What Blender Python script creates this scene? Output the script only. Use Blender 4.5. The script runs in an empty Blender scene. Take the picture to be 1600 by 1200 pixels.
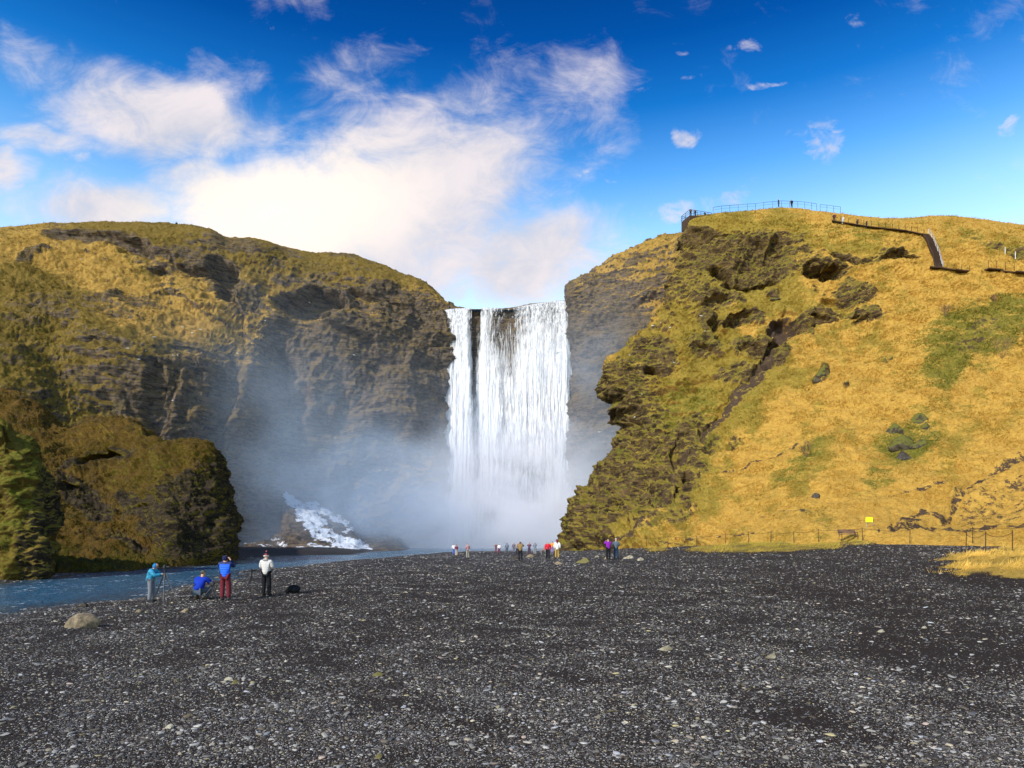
import bpy, bmesh, math, random
import numpy as np
from mathutils import Vector, Matrix, Quaternion

random.seed(7)
RNG = np.random.default_rng(11)
C = bpy.context.scene.collection
F = 1067.0      # focal length in photo pixels (24 mm on 36 mm, 1600 wide)
H = 2.2         # eye height
HY = 838.0      # horizon row of the photo

def W(px, py, d):
    return ((px - 800.0) / F * d, d, H - (py - HY) / F * d)

# ------------------------------------------------------------------ noise
def _hash(ix, iy, iz, seed):
    h = (ix.astype(np.uint32) * np.uint32(374761393) + iy.astype(np.uint32) * np.uint32(668265263)
         + iz.astype(np.uint32) * np.uint32(2147483647 & 0x7feb352d) + np.uint32(seed) * np.uint32(0x9E3779B1 & 0x7fffffff))
    h = (h ^ (h >> np.uint32(13))) * np.uint32(1274126177)
    h = (h ^ (h >> np.uint32(16))) * np.uint32(0x45d9f3b)
    return (h ^ (h >> np.uint32(15)))

_G = RNG.normal(size=(256, 3)); _G /= np.linalg.norm(_G, axis=1)[:, None]
_G = _G.astype(np.float32)

def perlin(x, y, z, seed=0):
    x = np.asarray(x, np.float32); y = np.asarray(y, np.float32); z = np.asarray(z, np.float32)
    x, y, z = np.broadcast_arrays(x, y, z)
    fx, fy, fz = np.floor(x), np.floor(y), np.floor(z)
    ix, iy, iz = fx.astype(np.int32), fy.astype(np.int32), fz.astype(np.int32)
    tx, ty, tz = x - fx, y - fy, z - fz
    ux, uy, uz = [t * t * t * (t * (t * 6 - 15) + 10) for t in (tx, ty, tz)]
    r = 0
    for dx in (0, 1):
        wx = ux if dx else 1 - ux
        for dy in (0, 1):
            wy = uy if dy else 1 - uy
            for dz in (0, 1):
                wz = uz if dz else 1 - uz
                g = _G[_hash(ix + dx, iy + dy, iz + dz, seed) & np.uint32(255)]
                r = r + wx * wy * wz * (g[..., 0] * (tx - dx) + g[..., 1] * (ty - dy) + g[..., 2] * (tz - dz))
    return r * 1.6

def fbm(x, y, z, oct=4, seed=0, gain=0.5, lac=2.03):
    a, s, r = 1.0, 1.0, 0
    for o in range(oct):
        r = r + a * perlin(x * s, y * s, z * s, seed + o * 17)
        a *= gain; s *= lac
    return r

def ridged(x, y, z, oct=4, seed=0, gain=0.5):
    a, s, r = 1.0, 1.0, 0
    for o in range(oct):
        r = r + a * (1 - 2 * np.abs(perlin(x * s, y * s, z * s, seed + o * 13)))
        a *= gain; s *= 2.07
    return r * 0.6

def ss(a, b, x):
    t = np.clip((np.asarray(x, float) - a) / (b - a), 0, 1)
    return t * t * (3 - 2 * t)

# ------------------------------------------------------------------ tagging
def tag(o, label=None, cat=None, group=None, kind=None):
    if label: o['label'] = label
    if cat: o['category'] = cat
    if group: o['group'] = group
    if kind: o['kind'] = kind
    return o

def empty(name, loc=(0, 0, 0), rz=0, label=None, cat=None, group=None):
    o = bpy.data.objects.new(name, None); C.objects.link(o)
    o.location = loc; o.rotation_euler = (0, 0, rz); o.empty_display_size = 0.2
    return tag(o, label, cat, group)

def link(name, me, mat=None, parent=None):
    o = bpy.data.objects.new(name, me); C.objects.link(o)
    if mat: me.materials.append(mat)
    if parent: o.parent = parent
    return o

def np_mesh(name, verts, faces, smooth=True, attrs=None):
    """verts (n,3); faces (m,k) all with k corners"""
    me = bpy.data.meshes.new(name)
    verts = np.asarray(verts, np.float32); faces = np.asarray(faces, np.int32)
    n, (m, k) = len(verts), faces.shape
    me.vertices.add(n); me.vertices.foreach_set('co', verts.ravel())
    me.loops.add(m * k); me.loops.foreach_set('vertex_index', faces.ravel())
    me.polygons.add(m)
    me.polygons.foreach_set('loop_start', np.arange(0, m * k, k, dtype=np.int32))
    me.polygons.foreach_set('loop_total', np.full(m, k, np.int32))
    me.polygons.foreach_set('use_smooth', np.full(m, smooth, bool))
    me.update(calc_edges=True)
    for nm, a in (attrs or {}).items():
        a = np.asarray(a, np.float32)
        if a.ndim == 1:
            at = me.attributes.new(nm, 'FLOAT', 'POINT'); at.data.foreach_set('value', a)
        else:
            at = me.attributes.new(nm, 'FLOAT_VECTOR', 'POINT'); at.data.foreach_set('vector', a.ravel())
    return me

def grid_faces(nu, nv):
    i = np.arange(nu * nv).reshape(nu, nv)
    return np.stack([i[:-1, :-1], i[1:, :-1], i[1:, 1:], i[:-1, 1:]], -1).reshape(-1, 4)

# ------------------------------------------------------------------ node helpers
class NT:
    def __init__(self, tree):
        self.t = tree; self.n = tree.nodes; self.l = tree.links
    def node(self, typ, **kw):
        nd = self.n.new(typ)
        for k, v in kw.items():
            if k.startswith('i_'):
                key = k[2:]
                sock = nd.inputs[int(key)] if key.isdigit() else nd.inputs[key.replace('_', ' ')]
                self.set(sock, v)
            else: setattr(nd, k, v)
        return nd
    def set(self, sock, v):
        if isinstance(v, bpy.types.NodeSocket): self.l.new(v, sock)
        elif v is not None: sock.default_value = v
    def m(self, op, a, b=None, c=None, clamp=False):
        nd = self.n.new('ShaderNodeMath'); nd.operation = op; nd.use_clamp = clamp
        self.set(nd.inputs[0], a)
        if b is not None: self.set(nd.inputs[1], b)
        if c is not None: self.set(nd.inputs[2], c)
        return nd.outputs[0]
    def vm(self, op, a, b=None, s=None):
        nd = self.n.new('ShaderNodeVectorMath'); nd.operation = op
        self.set(nd.inputs[0], a)
        if b is not None: self.set(nd.inputs[1], b)
        if s is not None: self.set(nd.inputs[3], s)
        return nd.outputs[0]
    def mix(self, f, a, b, typ='MIX'):
        nd = self.n.new('ShaderNodeMix'); nd.data_type = 'RGBA'; nd.blend_type = typ; nd.clamp_factor = True
        self.set(nd.inputs[0], f)
        for s, v in ((nd.inputs[6], a), (nd.inputs[7], b)):
            if isinstance(v, (tuple, list)) and len(v) == 3: v = (*v, 1)
            self.set(s, v)
        return nd.outputs[2]
    def ramp(self, f, stops, interp='LINEAR'):
        nd = self.n.new('ShaderNodeValToRGB'); cr = nd.color_ramp; cr.interpolation = interp
        while len(cr.elements) < len(stops): cr.elements.new(0.5)
        for e, (p, c) in zip(cr.elements, stops):
            e.position = p; e.color = (*c, 1) if not isinstance(c, (int, float)) else (c, c, c, 1)
        self.set(nd.inputs[0], f)
        return nd.outputs[0]
    def sm(self, x, a, b):
        nd = self.n.new('ShaderNodeMapRange'); nd.interpolation_type = 'SMOOTHSTEP'
        self.set(nd.inputs[0], x); self.set(nd.inputs[1], a); self.set(nd.inputs[2], b)
        return nd.outputs[0]
    def noise(self, vec, scale=1.0, detail=4, rough=0.55, dist=0.0, out=0):
        nd = self.n.new('ShaderNodeTexNoise')
        if vec is not None: self.set(nd.inputs['Vector'], vec)
        self.set(nd.inputs['Scale'], scale); nd.inputs['Detail'].default_value = detail
        nd.inputs['Roughness'].default_value = rough; nd.inputs['Distortion'].default_value = dist
        return nd.outputs[out]
    def voro(self, vec, scale, feature='F1', out=0, rand=1.0):
        nd = self.n.new('ShaderNodeTexVoronoi'); nd.feature = feature
        self.set(nd.inputs['Vector'], vec); nd.inputs['Scale'].default_value = scale
        nd.inputs['Randomness'].default_value = rand
        return nd.outputs[out]
    def attr(self, name, typ='GEOMETRY', out=2):
        nd = self.n.new('ShaderNodeAttribute'); nd.attribute_name = name; nd.attribute_type = typ
        return nd.outputs[out]
    def pos(self):
        return self.n.new('ShaderNodeNewGeometry').outputs['Position']
    def scalev(self, v, s):
        nd = self.n.new('ShaderNodeVectorMath'); nd.operation = 'MULTIPLY'
        self.set(nd.inputs[0], v); nd.inputs[1].default_value = s
        return nd.outputs[0]

def new_mat(name):
    m = bpy.data.materials.new(name); m.use_nodes = True
    m.node_tree.nodes.clear()
    return m, NT(m.node_tree)

def finish(nt, color, rough=0.9, normal=None, spec=0.3, alpha=None, **kw):
    b = nt.node('ShaderNodeBsdfPrincipled')
    if isinstance(color, (tuple, list)): color = (*color[:3], 1)
    nt.set(b.inputs['Base Color'], color); nt.set(b.inputs['Roughness'], rough)
    nt.set(b.inputs['Specular IOR Level'], spec)
    if normal is not None: nt.set(b.inputs['Normal'], normal)
    if alpha is not None: nt.set(b.inputs['Alpha'], alpha)
    for k, v in kw.items(): nt.set(b.inputs[k.replace('_', ' ')], v)
    o = nt.node('ShaderNodeOutputMaterial'); nt.l.new(b.outputs[0], o.inputs[0])
    return b

def bump(nt, h, dist=0.1, strength=1.0, normal=None):
    nd = nt.n.new('ShaderNodeBump'); nd.inputs['Strength'].default_value = strength
    nd.inputs['Distance'].default_value = dist; nt.set(nd.inputs['Height'], h)
    if normal is not None: nt.set(nd.inputs['Normal'], normal)
    return nd.outputs[0]

_simple = {}
def simple(name, col, rough=0.7, spec=0.3, metal=0.0, var=0.18, scale=9.0, bumpd=0.01):
    """plain surface with procedural mottling"""
    if name in _simple: return _simple[name]
    m, nt = new_mat(name)
    co = nt.node('ShaderNodeTexCoord').outputs['Object']
    n = nt.noise(co, scale, 5, 0.6)
    c = nt.mix(n, tuple(v * (1 - var) for v in col), tuple(min(1, v * (1 + var)) for v in col))
    finish(nt, c, rough, bump(nt, nt.noise(co, scale * 3, 4), bumpd), spec, Metallic=metal)
    _simple[name] = m
    return m

# ------------------------------------------------------------------ terrain materials
def terrain_mat(name, gold, olive, green, rockc, rockd, bumpd=0.25, mossy=.85, mossd=1.0, spk=.7, mosst=None):
    m, nt = new_mat(name)
    P = nt.pos()
    rock, grn, bare, olv, snow = [nt.attr(a) for a in ('rock', 'green', 'bare', 'olive', 'snow')]
    flat = nt.scalev(P, (1, 1, 2.2))
    n_big = nt.noise(P, 0.06, 4)
    n_mid = nt.noise(flat, 0.45, 5, 0.62)
    n_fine = nt.noise(flat, 2.6, 4, 0.68)
    n_vf = nt.noise(flat, 9.0, 2, 0.6)
    t = nt.m('ADD', nt.m('MULTIPLY', n_mid, 0.6), nt.m('MULTIPLY', n_fine, 0.4))
    # grass: gold straw <-> olive <-> green
    g1 = nt.mix(nt.sm(nt.m('ADD', nt.m('ADD', nt.m('MULTIPLY', t, 1.5), nt.m('MULTIPLY', n_big, 0.5)), nt.m('SUBTRACT', nt.m('MULTIPLY', olv, 0.75), 0.85)), 0.32, 0.62), gold, olive)
    straw = tuple(min(1, c * s) for c, s in zip(gold, (1.25, 1.3, 1.5)))
    g1 = nt.mix(nt.m('MULTIPLY', nt.sm(n_vf, 0.50, 0.70), 0.6), g1, straw)
    brn = (gold[0] * 0.38, gold[1] * 0.30, gold[2] * 0.35)
    g1 = nt.mix(nt.m('MULTIPLY', nt.sm(nt.noise(flat, 1.3, 5, 0.7), 0.54, 0.66), spk), g1, brn)
    g2 = nt.mix(nt.m('MULTIPLY', nt.sm(nt.m('ADD', grn, nt.m('MULTIPLY', nt.m('SUBTRACT', t, 0.5), 3.4)), 0.35, 0.85), .8), g1, green)
    # rock: tuff, strata streaks, moss films
    st = nt.noise(nt.scalev(P, (0.35, 0.35, 2.4)), 1.0, 6, 0.62, 0.6)
    r1 = nt.mix(nt.sm(st, 0.38, 0.62), rockd, rockc)
    r1 = nt.mix(nt.m('MULTIPLY', nt.sm(nt.noise(P, 0.8, 5, 0.7), 0.52, 0.64), 0.75), r1, tuple(c * 0.4 for c in rockd))
    r1 = nt.mix(nt.m('MULTIPLY', nt.sm(nt.noise(flat, 1.1, 5, 0.7), 0.52, 0.62), 0.65), r1, olive)
    upa = nt.attr('up')
    moss = nt.mix(nt.sm(nt.m('ADD', n_fine, nt.m('MULTIPLY', nt.noise(P, .25, 3), .6)), .68, .92), olive, gold)
    moss = nt.mix(nt.m('MULTIPLY', nt.sm(nt.noise(P, .5, 4, .6), .5, .62), .6), moss, green)
    moss = nt.vm('MULTIPLY', moss, mosst or (mossd, mossd, mossd))
    r1 = nt.mix(nt.m('MULTIPLY', nt.sm(nt.m('ADD', upa, nt.m('MULTIPLY', nt.m('SUBTRACT', nt.noise(P, 1.7, 5, .7), .5), 1.4)), .18, .5), mossy), r1, moss)
    g2 = nt.mix(nt.m('MULTIPLY', nt.sm(nt.m('ADD', upa, nt.m('MULTIPLY', nt.m('SUBTRACT', n_fine, .5), 1.2)), .22, -.12), .8), g2, brn)
    rk = nt.sm(nt.m('ADD', rock, nt.m('MULTIPLY', nt.m('SUBTRACT', t, 0.5), 1.7)), 0.35, 0.65)
    c = nt.mix(rk, g2, r1)
    c = nt.mix(nt.sm(nt.m('ADD', bare, nt.m('MULTIPLY', nt.m('SUBTRACT', nt.noise(P, 1.2, 6, .75), 0.5), 2.6)), 0.4, 0.65), c,
               nt.mix(n_fine, (0.035, 0.022, 0.014), (0.115, 0.075, 0.05)))
    sn = nt.sm(nt.m('ADD', snow, nt.m('MULTIPLY', nt.m('SUBTRACT', nt.noise(P, .8, 6, 0.7), 0.5), 2.0)), 0.45, 0.65)
    c = nt.mix(nt.m('MULTIPLY', sn, nt.sm(snow, .04, .16)), c, (0.75, 0.8, 0.88))
    h = nt.m('ADD', nt.m('MULTIPLY', n_fine, 0.7), nt.m('MULTIPLY', n_vf, 0.35))
    finish(nt, c, 0.92, bump(nt, h, bumpd), 0.12)
    return m

M_left = terrain_mat('left_hill_turf', (0.38, 0.235, 0.055), (0.165, 0.115, 0.024), (0.11, 0.115, 0.018), (0.16, 0.118, 0.088), (0.042, 0.034, 0.031), mossy=.42, mossd=.62)
M_right = terrain_mat('right_hill_turf', (0.48, 0.285, 0.056), (0.25, 0.185, 0.03), (0.12, 0.125, 0.018), (0.14, 0.09, 0.042), (0.036, 0.024, 0.015), mosst=(.55, .66, .6), spk=.35)
M_near = terrain_mat('mossy_rock', (0.20, 0.13, 0.024), (0.12, 0.095, 0.016), (0.12, 0.13, 0.016), (0.05, 0.036, 0.022), (0.02, 0.015, 0.010), 0.18)

# ------------------------------------------------------------------ sheets
def pchip(tx, Y, t):
    """monotone cubic along axis 0"""
    tx = np.asarray(tx, float); h = np.diff(tx); d = np.diff(Y, axis=0) / h.reshape(-1, *([1] * (Y.ndim - 1)))
    m = np.zeros_like(Y)
    a, b = d[:-1], d[1:]
    hh = h.reshape(-1, *([1] * (Y.ndim - 1)))
    w1 = 2 * hh[1:] + hh[:-1]; w2 = hh[1:] + 2 * hh[:-1]
    ok = (a * b) > 0
    with np.errstate(divide='ignore', invalid='ignore'):
        mm = (w1 + w2) / (w1 / a + w2 / b)
    m[1:-1] = np.where(ok, mm, 0); m[0] = d[0]; m[-1] = d[-1]
    k = np.clip(np.searchsorted(tx, t, side='right') - 1, 0, len(tx) - 2)
    s = ((t - tx[k]) / h[k]).reshape(-1, *([1] * (Y.ndim - 1))); hk = hh[k]
    return ((1 + 2 * s) * (1 - s) ** 2 * Y[k] + s * (1 - s) ** 2 * hk * m[k]
            + s * s * (3 - 2 * s) * Y[k + 1] + s * s * (s - 1) * hk * m[k + 1])

def loft(cols, nu, nv, tu=None, tv=None):
    P = np.array([[W(*p) for p in c] for c in cols])           # (C,R,3)
    Cn, Rn = P.shape[:2]
    if tu is None:
        d = np.linalg.norm(np.diff(P, axis=0), axis=2).mean(1); tu = np.r_[0, np.cumsum(np.maximum(d, 1.0))]
    if tv is None:
        d = np.linalg.norm(np.diff(P, axis=1), axis=2).mean(0); tv = np.r_[0, np.cumsum(np.maximum(d, 0.7))]
    A = pchip(tu, P, np.linspace(tu[0], tu[-1], nu))
    B = pchip(tv, np.swapaxes(A, 0, 1), np.linspace(tv[0], tv[-1], nv))
    return np.ascontiguousarray(np.swapaxes(B, 0, 1))          # (nu,nv,3)

def normals(G):
    du = np.gradient(G, axis=0); dv = np.gradient(G, axis=1)
    n = np.cross(du, dv); n /= np.maximum(np.linalg.norm(n, axis=2), 1e-9)[..., None]
    return n

def proj(G):
    Y = np.maximum(G[..., 1], 0.5)
    return 800 + G[..., 0] / Y * F, HY - (G[..., 2] - H) / Y * F

def blobs(px, py, lst):
    """soft-edged elliptical regions (cx, cy, rx, ry, angle deg, strength)"""
    r = np.zeros_like(px)
    for cx, cy, rx, ry, an, s in lst:
        a = math.radians(an); dx = px - cx; dy = py - cy
        u = (dx * math.cos(a) + dy * math.sin(a)) / rx; v = (-dx * math.sin(a) + dy * math.cos(a)) / ry
        w = np.clip(1.35 - np.sqrt(u * u + v * v), 0, 0.7) / 0.7
        r = np.maximum(r, s * w * w * (3 - 2 * w)) if s > 0 else r + s * w * w * (3 - 2 * w)
    return r

def line_mask(px, py, pts, wid):
    r = np.full(px.shape, 1e9)
    wid = wid * (1 + .75 * fbm(px * .045, py * .045, wid, 3, 611))
    for (x0, y0), (x1, y1) in zip(pts[:-1], pts[1:]):
        dx, dy = x1 - x0, y1 - y0
        t = np.clip(((px - x0) * dx + (py - y0) * dy) / (dx * dx + dy * dy), 0, 1)
        r = np.minimum(r, np.hypot(px - x0 - t * dx, py - y0 - t * dy))
    return 1 - ss(0.5, 1.2, r / wid)

SHEETS = {}
def make_sheet(name, cols, nu, nv, mat, disp, masks, kind='structure', label=None, cat=None, parent=None):
    G = loft(cols, nu, nv)
    N = normals(G)
    if (N[..., 1].mean() > 0): N = -N
    px, py = proj(G)
    wpx = px + fbm(G[..., 0] * .12, G[..., 1] * .12, G[..., 2] * .12, 4, 91) * 12
    wpy = py + fbm(G[..., 0] * .12, G[..., 1] * .12, G[..., 2] * .12, 4, 57) * 9
    mk = masks(G, N, px, py, wpx, wpy)
    D = disp(G, N, px, py, wpx, wpy, mk)                      # vector offset
    G2 = G + D
    N2 = normals(G2)
    if (N2[..., 1].mean() > 0): N2 = -N2
    up = N2[..., 2]
    if mk.pop('nomoss', False): up = up * 0 - 1
    # steep bits shed their turf
    steep = mk.pop('steep', 0.55)
    mk['rock'] = np.clip(mk['rock'] + steep * ss(0.30, -0.15, up) - 0.35 * ss(0.55, 0.9, up), 0, 1.2)
    z0 = np.zeros(px.size)
    at = {k: mk.get(k, z0).reshape(-1) if not np.isscalar(mk.get(k, z0)) else z0 + mk[k] for k in ('rock', 'green', 'bare', 'olive', 'snow')}
    at['up'] = up.reshape(-1)
    f = grid_faces(nu, nv)
    nrm = np.cross(G2[1:, :-1] - G2[:-1, :-1], G2[:-1, 1:] - G2[:-1, :-1])
    if nrm[..., 1].mean() > 0: f = f[:, ::-1]
    me = np_mesh(name, G2.reshape(-1, 3), f, True, at)
    o = link(name, me, mat, parent)
    tag(o, label, cat, None, kind)
    P2x, P2y = proj(G2)
    SHEETS[name] = dict(G=G2, N=N2, px=P2x, py=P2y, mk=at)
    return o

def pick(name, px, py, r=2.5):
    s = SHEETS[name]
    d = np.hypot(s['px'] - px, s['py'] - py)
    while True:
        m = d < r
        if m.any(): break
        r *= 1.5
    i = np.argmin(np.where(m, s['G'][..., 1], 1e9))
    return s['G'].reshape(-1, 3)[i].copy(), s['N'].reshape(-1, 3)[i].copy()

# ------------------------------------------------------------------ ground heights
_RY = [-60, 10, 22, 29, 36, 50, 66, 82, 92, 100, 110, 165]
_RN = [-19, -17.5, -16.5, -16.2, -17, -19, -18.7, -15.4, -11, -3, 9, 18]
_RF = [-36, -32, -30, -29.5, -29, -29.4, -28.2, -29.5, -30, -19, -15, -17]
WATER = -0.42
def ground(x, y, detail=True):
    x = np.asarray(x, float); y = np.asarray(y, float)
    base = -0.1 + 0.5 * ss(20, 65, y) + 1.25 * ss(8, 28, x) * ss(22, 52, y)
    base = base - 1.4 * ss(84, 104, y) * (1 - ss(6, 14, x)) * ss(-34, -16, x)
    xn = np.interp(y, _RY, _RN); xf = np.interp(y, _RY, _RF)
    dn = xn - x; df = x - xf
    ins = np.minimum(dn, df)
    if detail:
        ins = ins + 1.6 * fbm(x * .11, y * .11, 3.3, 3, 5)
    outn = WATER - 0.09 * ins
    inz = WATER - np.clip(0.10 * ins, 0, 0.8)
    z = np.where(ins > 0, inz, np.minimum(base, outn))
    if detail:
        z = z + 0.05 * fbm(x * .35, y * .35, 0.7, 4, 3) + 0.10 * fbm(x * .07, y * .07, 1.7, 2, 8) * ss(10, 40, y)
    # low grassy knoll by the rope fence on the right
    z = z + 1.05 * np.exp(-(((x - 31.5) / 9.5) ** 2 + ((y - 30.5) / 10.0) ** 2) ** 1.5)
    return z

def gp(px, py):
    """world point of the ground seen at a photo pixel"""
    k = (py - HY) / F; a = (px - 800) / F
    ys = np.geomspace(4, 160, 6000)
    f = (H - k * ys) - ground(a * ys, ys)
    i = np.argmax(f < 0)
    y = ys[i]
    return Vector((a * y, y, float(ground(a * y, y))))

# ------------------------------------------------------------------ LEFT HILL + BACK CLIFFS
LC = []
def lc(*rows): LC.append(list(rows))
def col(px, base, ds, pys, crest, back):
    """base (py,d); pys/ds the face; crest (py,d)"""
    b = (px, base[0], base[1])
    r = [(px, base[0] + 40, base[1] - 1), b] + [(px, y, d) for y, d in zip(pys, ds)] + [(px, crest[0], crest[1]), (px, crest[0] + 2, crest[1] + 14), (px, crest[0] + 8, crest[1] + 60)]
    return r
PY = (760, 680, 600, 540, 490, 430)
LEFT = [
 col(-900, (930, 40), (46, 54, 62, 68, 73, 80), PY, (370, 90), 0),
 col(-450, (900, 58), (66, 74, 82, 88, 94, 103), PY, (362, 114), 0),
 col(-150, (880, 72), (80, 88, 96, 103, 111, 124), PY, (362, 138), 0),
 col(0,   (870, 80), (88, 96, 104, 112, 120, 131), PY, (358, 145), 0),
 col(100, (865, 95), (100, 107, 114, 120, 127, 137), PY, (353, 150), 0),
 col(200, (862, 106), (109, 113, 117, 122, 130, 141), PY, (351, 153), 0),
 col(280, (862, 116), (118, 121, 124, 128, 136, 146), PY, (356, 156), 0),
 col(325, (862, 121), (123, 125, 128, 131, 139, 149), PY, (363, 157), 0),
 col(350, (862, 124), (126, 128, 131, 134, 142, 151), PY, (375, 158), 0),
 col(405, (862, 133), (134, 136, 138, 142, 148, 154), PY, (378, 161), 0),
 col(450, (862, 142), (143, 144, 146, 148, 150.5, 157), (760, 680, 600, 540, 492, 440), (390, 166), 0),
 col(500, (862, 147), (147, 148, 149, 151, 153, 160), (760, 680, 600, 545, 500, 450), (399, 168), 0),
 col(545, (862, 150), (150, 151, 152, 154, 156, 162), (760, 680, 600, 550, 505, 455), (402, 170), 0),
 col(590, (862, 152), (152, 153, 155, 157, 158, 163), (760, 680, 600, 550, 510, 462), (418, 171), 0),
 col(635, (862, 156), (156, 156, 157, 159, 161, 165), (760, 680, 600, 550, 515, 478), (434, 174), 0),
 col(670, (862, 160), (159, 160, 161, 163, 164, 167), (760, 680, 600, 555, 520, 492), (450, 174), 0),
 col(695, (862, 163), (162, 162, 163, 165, 166, 168), (760, 680, 610, 565, 525, 495), (473, 173), 0),
 col(712, (864, 166), (167, 168, 168.4, 168.6, 168.8, 169), (760, 680, 610, 565, 525, 497), (484, 169), 0),
 col(745, (864, 168), (169, 169.4, 169.6, 169.8, 170, 170), (760, 680, 610, 565, 525, 497), (486, 170), 0),
 col(800, (864, 168), (169, 169.4, 169.6, 169.8, 170, 170), (760, 680, 610, 565, 525, 497), (484, 170), 0),
 col(850, (864, 168), (169, 169.4, 169.6, 169.8, 170, 170), (760, 680, 610, 560, 520, 490), (476, 170), 0),
 col(884, (864, 166), (167, 168, 168.4, 168.6, 168.8, 169), (760, 680, 610, 560, 520, 488), (474, 169), 0),
 col(893, (864, 162), (162, 162, 162, 163, 164, 166), (760, 680, 600, 545, 505, 475), (456, 168), 0),
 col(930, (864, 158), (158, 158, 158, 159, 162, 167), (760, 680, 600, 545, 505, 465), (428, 172), 0),
 col(980, (864, 154), (154, 154, 154, 155, 160, 166), (760, 680, 600, 540, 490, 440), (394, 174), 0),
 col(1040, (864, 150), (150, 150, 150, 152, 157, 163), (760, 680, 600, 535, 480, 425), (371, 172), 0),
 col(1090, (864, 146), (146, 146, 147, 149, 154, 160), (760, 680, 600, 535, 480, 425), (368, 170), 0),
 col(1200, (864, 146), (146, 146, 147, 149, 154, 160), (760, 680, 600, 535, 480, 425), (380, 175), 0),
]

def left_masks(G, N, px, py, wx, wy):
    rock = blobs(wx, wy, [(560, 600, 150, 130, 0, 0.95), (430, 690, 150, 150, 0, 0.9), (310, 670, 150, 130, 0, 0.95), (400, 760, 120, 120, 0, 1.0), (640, 560, 90, 110, 25, 1.0),  # cliff rock; its dark colour also stands in for shade on the lower wall
        (500, 470, 60, 22, 5, 1.0), (620, 480, 60, 28, 30, 0.9), (800, 620, 130, 320, 0, 1.1), (960, 620, 110, 160, 0, 0.95), (940, 480, 70, 50, -30, 0.7),  # dark rock on overhangs and hollows also paints in their shade
        (150, 371, 95, 12, 8, 0.8), (215, 385, 45, 16, 25, 0.8), (345, 430, 26, 45, -20, 0.9), (385, 475, 35, 30, 0, .8),
        (120, 485, 130, 22, -4, 0.55), (60, 560, 90, 26, 0, .35), (370, 380, 50, 12, 8, 0.75), (440, 395, 40, 12, 10, 0.6), (50, 398, 26, 8, -15, 0.7),
        (260, 420, 70, 14, 15, 0.55), (320, 400, 50, 20, 20, 0.6), (460, 520, 40, 60, 0, 0.75), (1060, 400, 40, 60, 0, 0.4), (110, 620, 120, 40, 0, .4), (180, 545, 60, 18, 0, 0.5)])
    brk = fbm(G[..., 0] * .12, G[..., 1] * .12, G[..., 2] * .3, 4, 88)
    rock = np.maximum(rock, ss(.02, .40, brk) * .75 * ss(500, 440, wy) * ss(200, 330, wx)) + .35 * ss(.05, .4, brk) * ss(330, 200, wx)
    green = blobs(wx, wy, [(30, 600, 110, 90, 0, 0.35), (215, 410, 40, 16, 40, 0.5), (520, 610, 30, 20, 0, 0.4), (540, 500, 40, 12, 0, 0.6), (610, 700, 20, 40, 0, 0.3), (1030, 420, 50, 40, -30, 0.35), (300, 470, 60, 12, 40, 0.45), (90, 660, 120, 50, 0, 0.35)])
    olive = 0.35 + blobs(wx, wy, [(60, 600, 220, 120, 0, 0.6), (350, 380, 260, 40, 8, 0.45), (500, 430, 150, 35, 5, 0.3), (60, 470, 90, 60, 0, 0.5), (150, 520, 200, 40, 0, .3)]) - blobs(wx, wy, [(180, 430, 150, 45, 20, 0.45), (240, 500, 100, 20, 5, 0.4)])
    return dict(rock=rock, green=green, olive=olive, steep=0.6)

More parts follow.
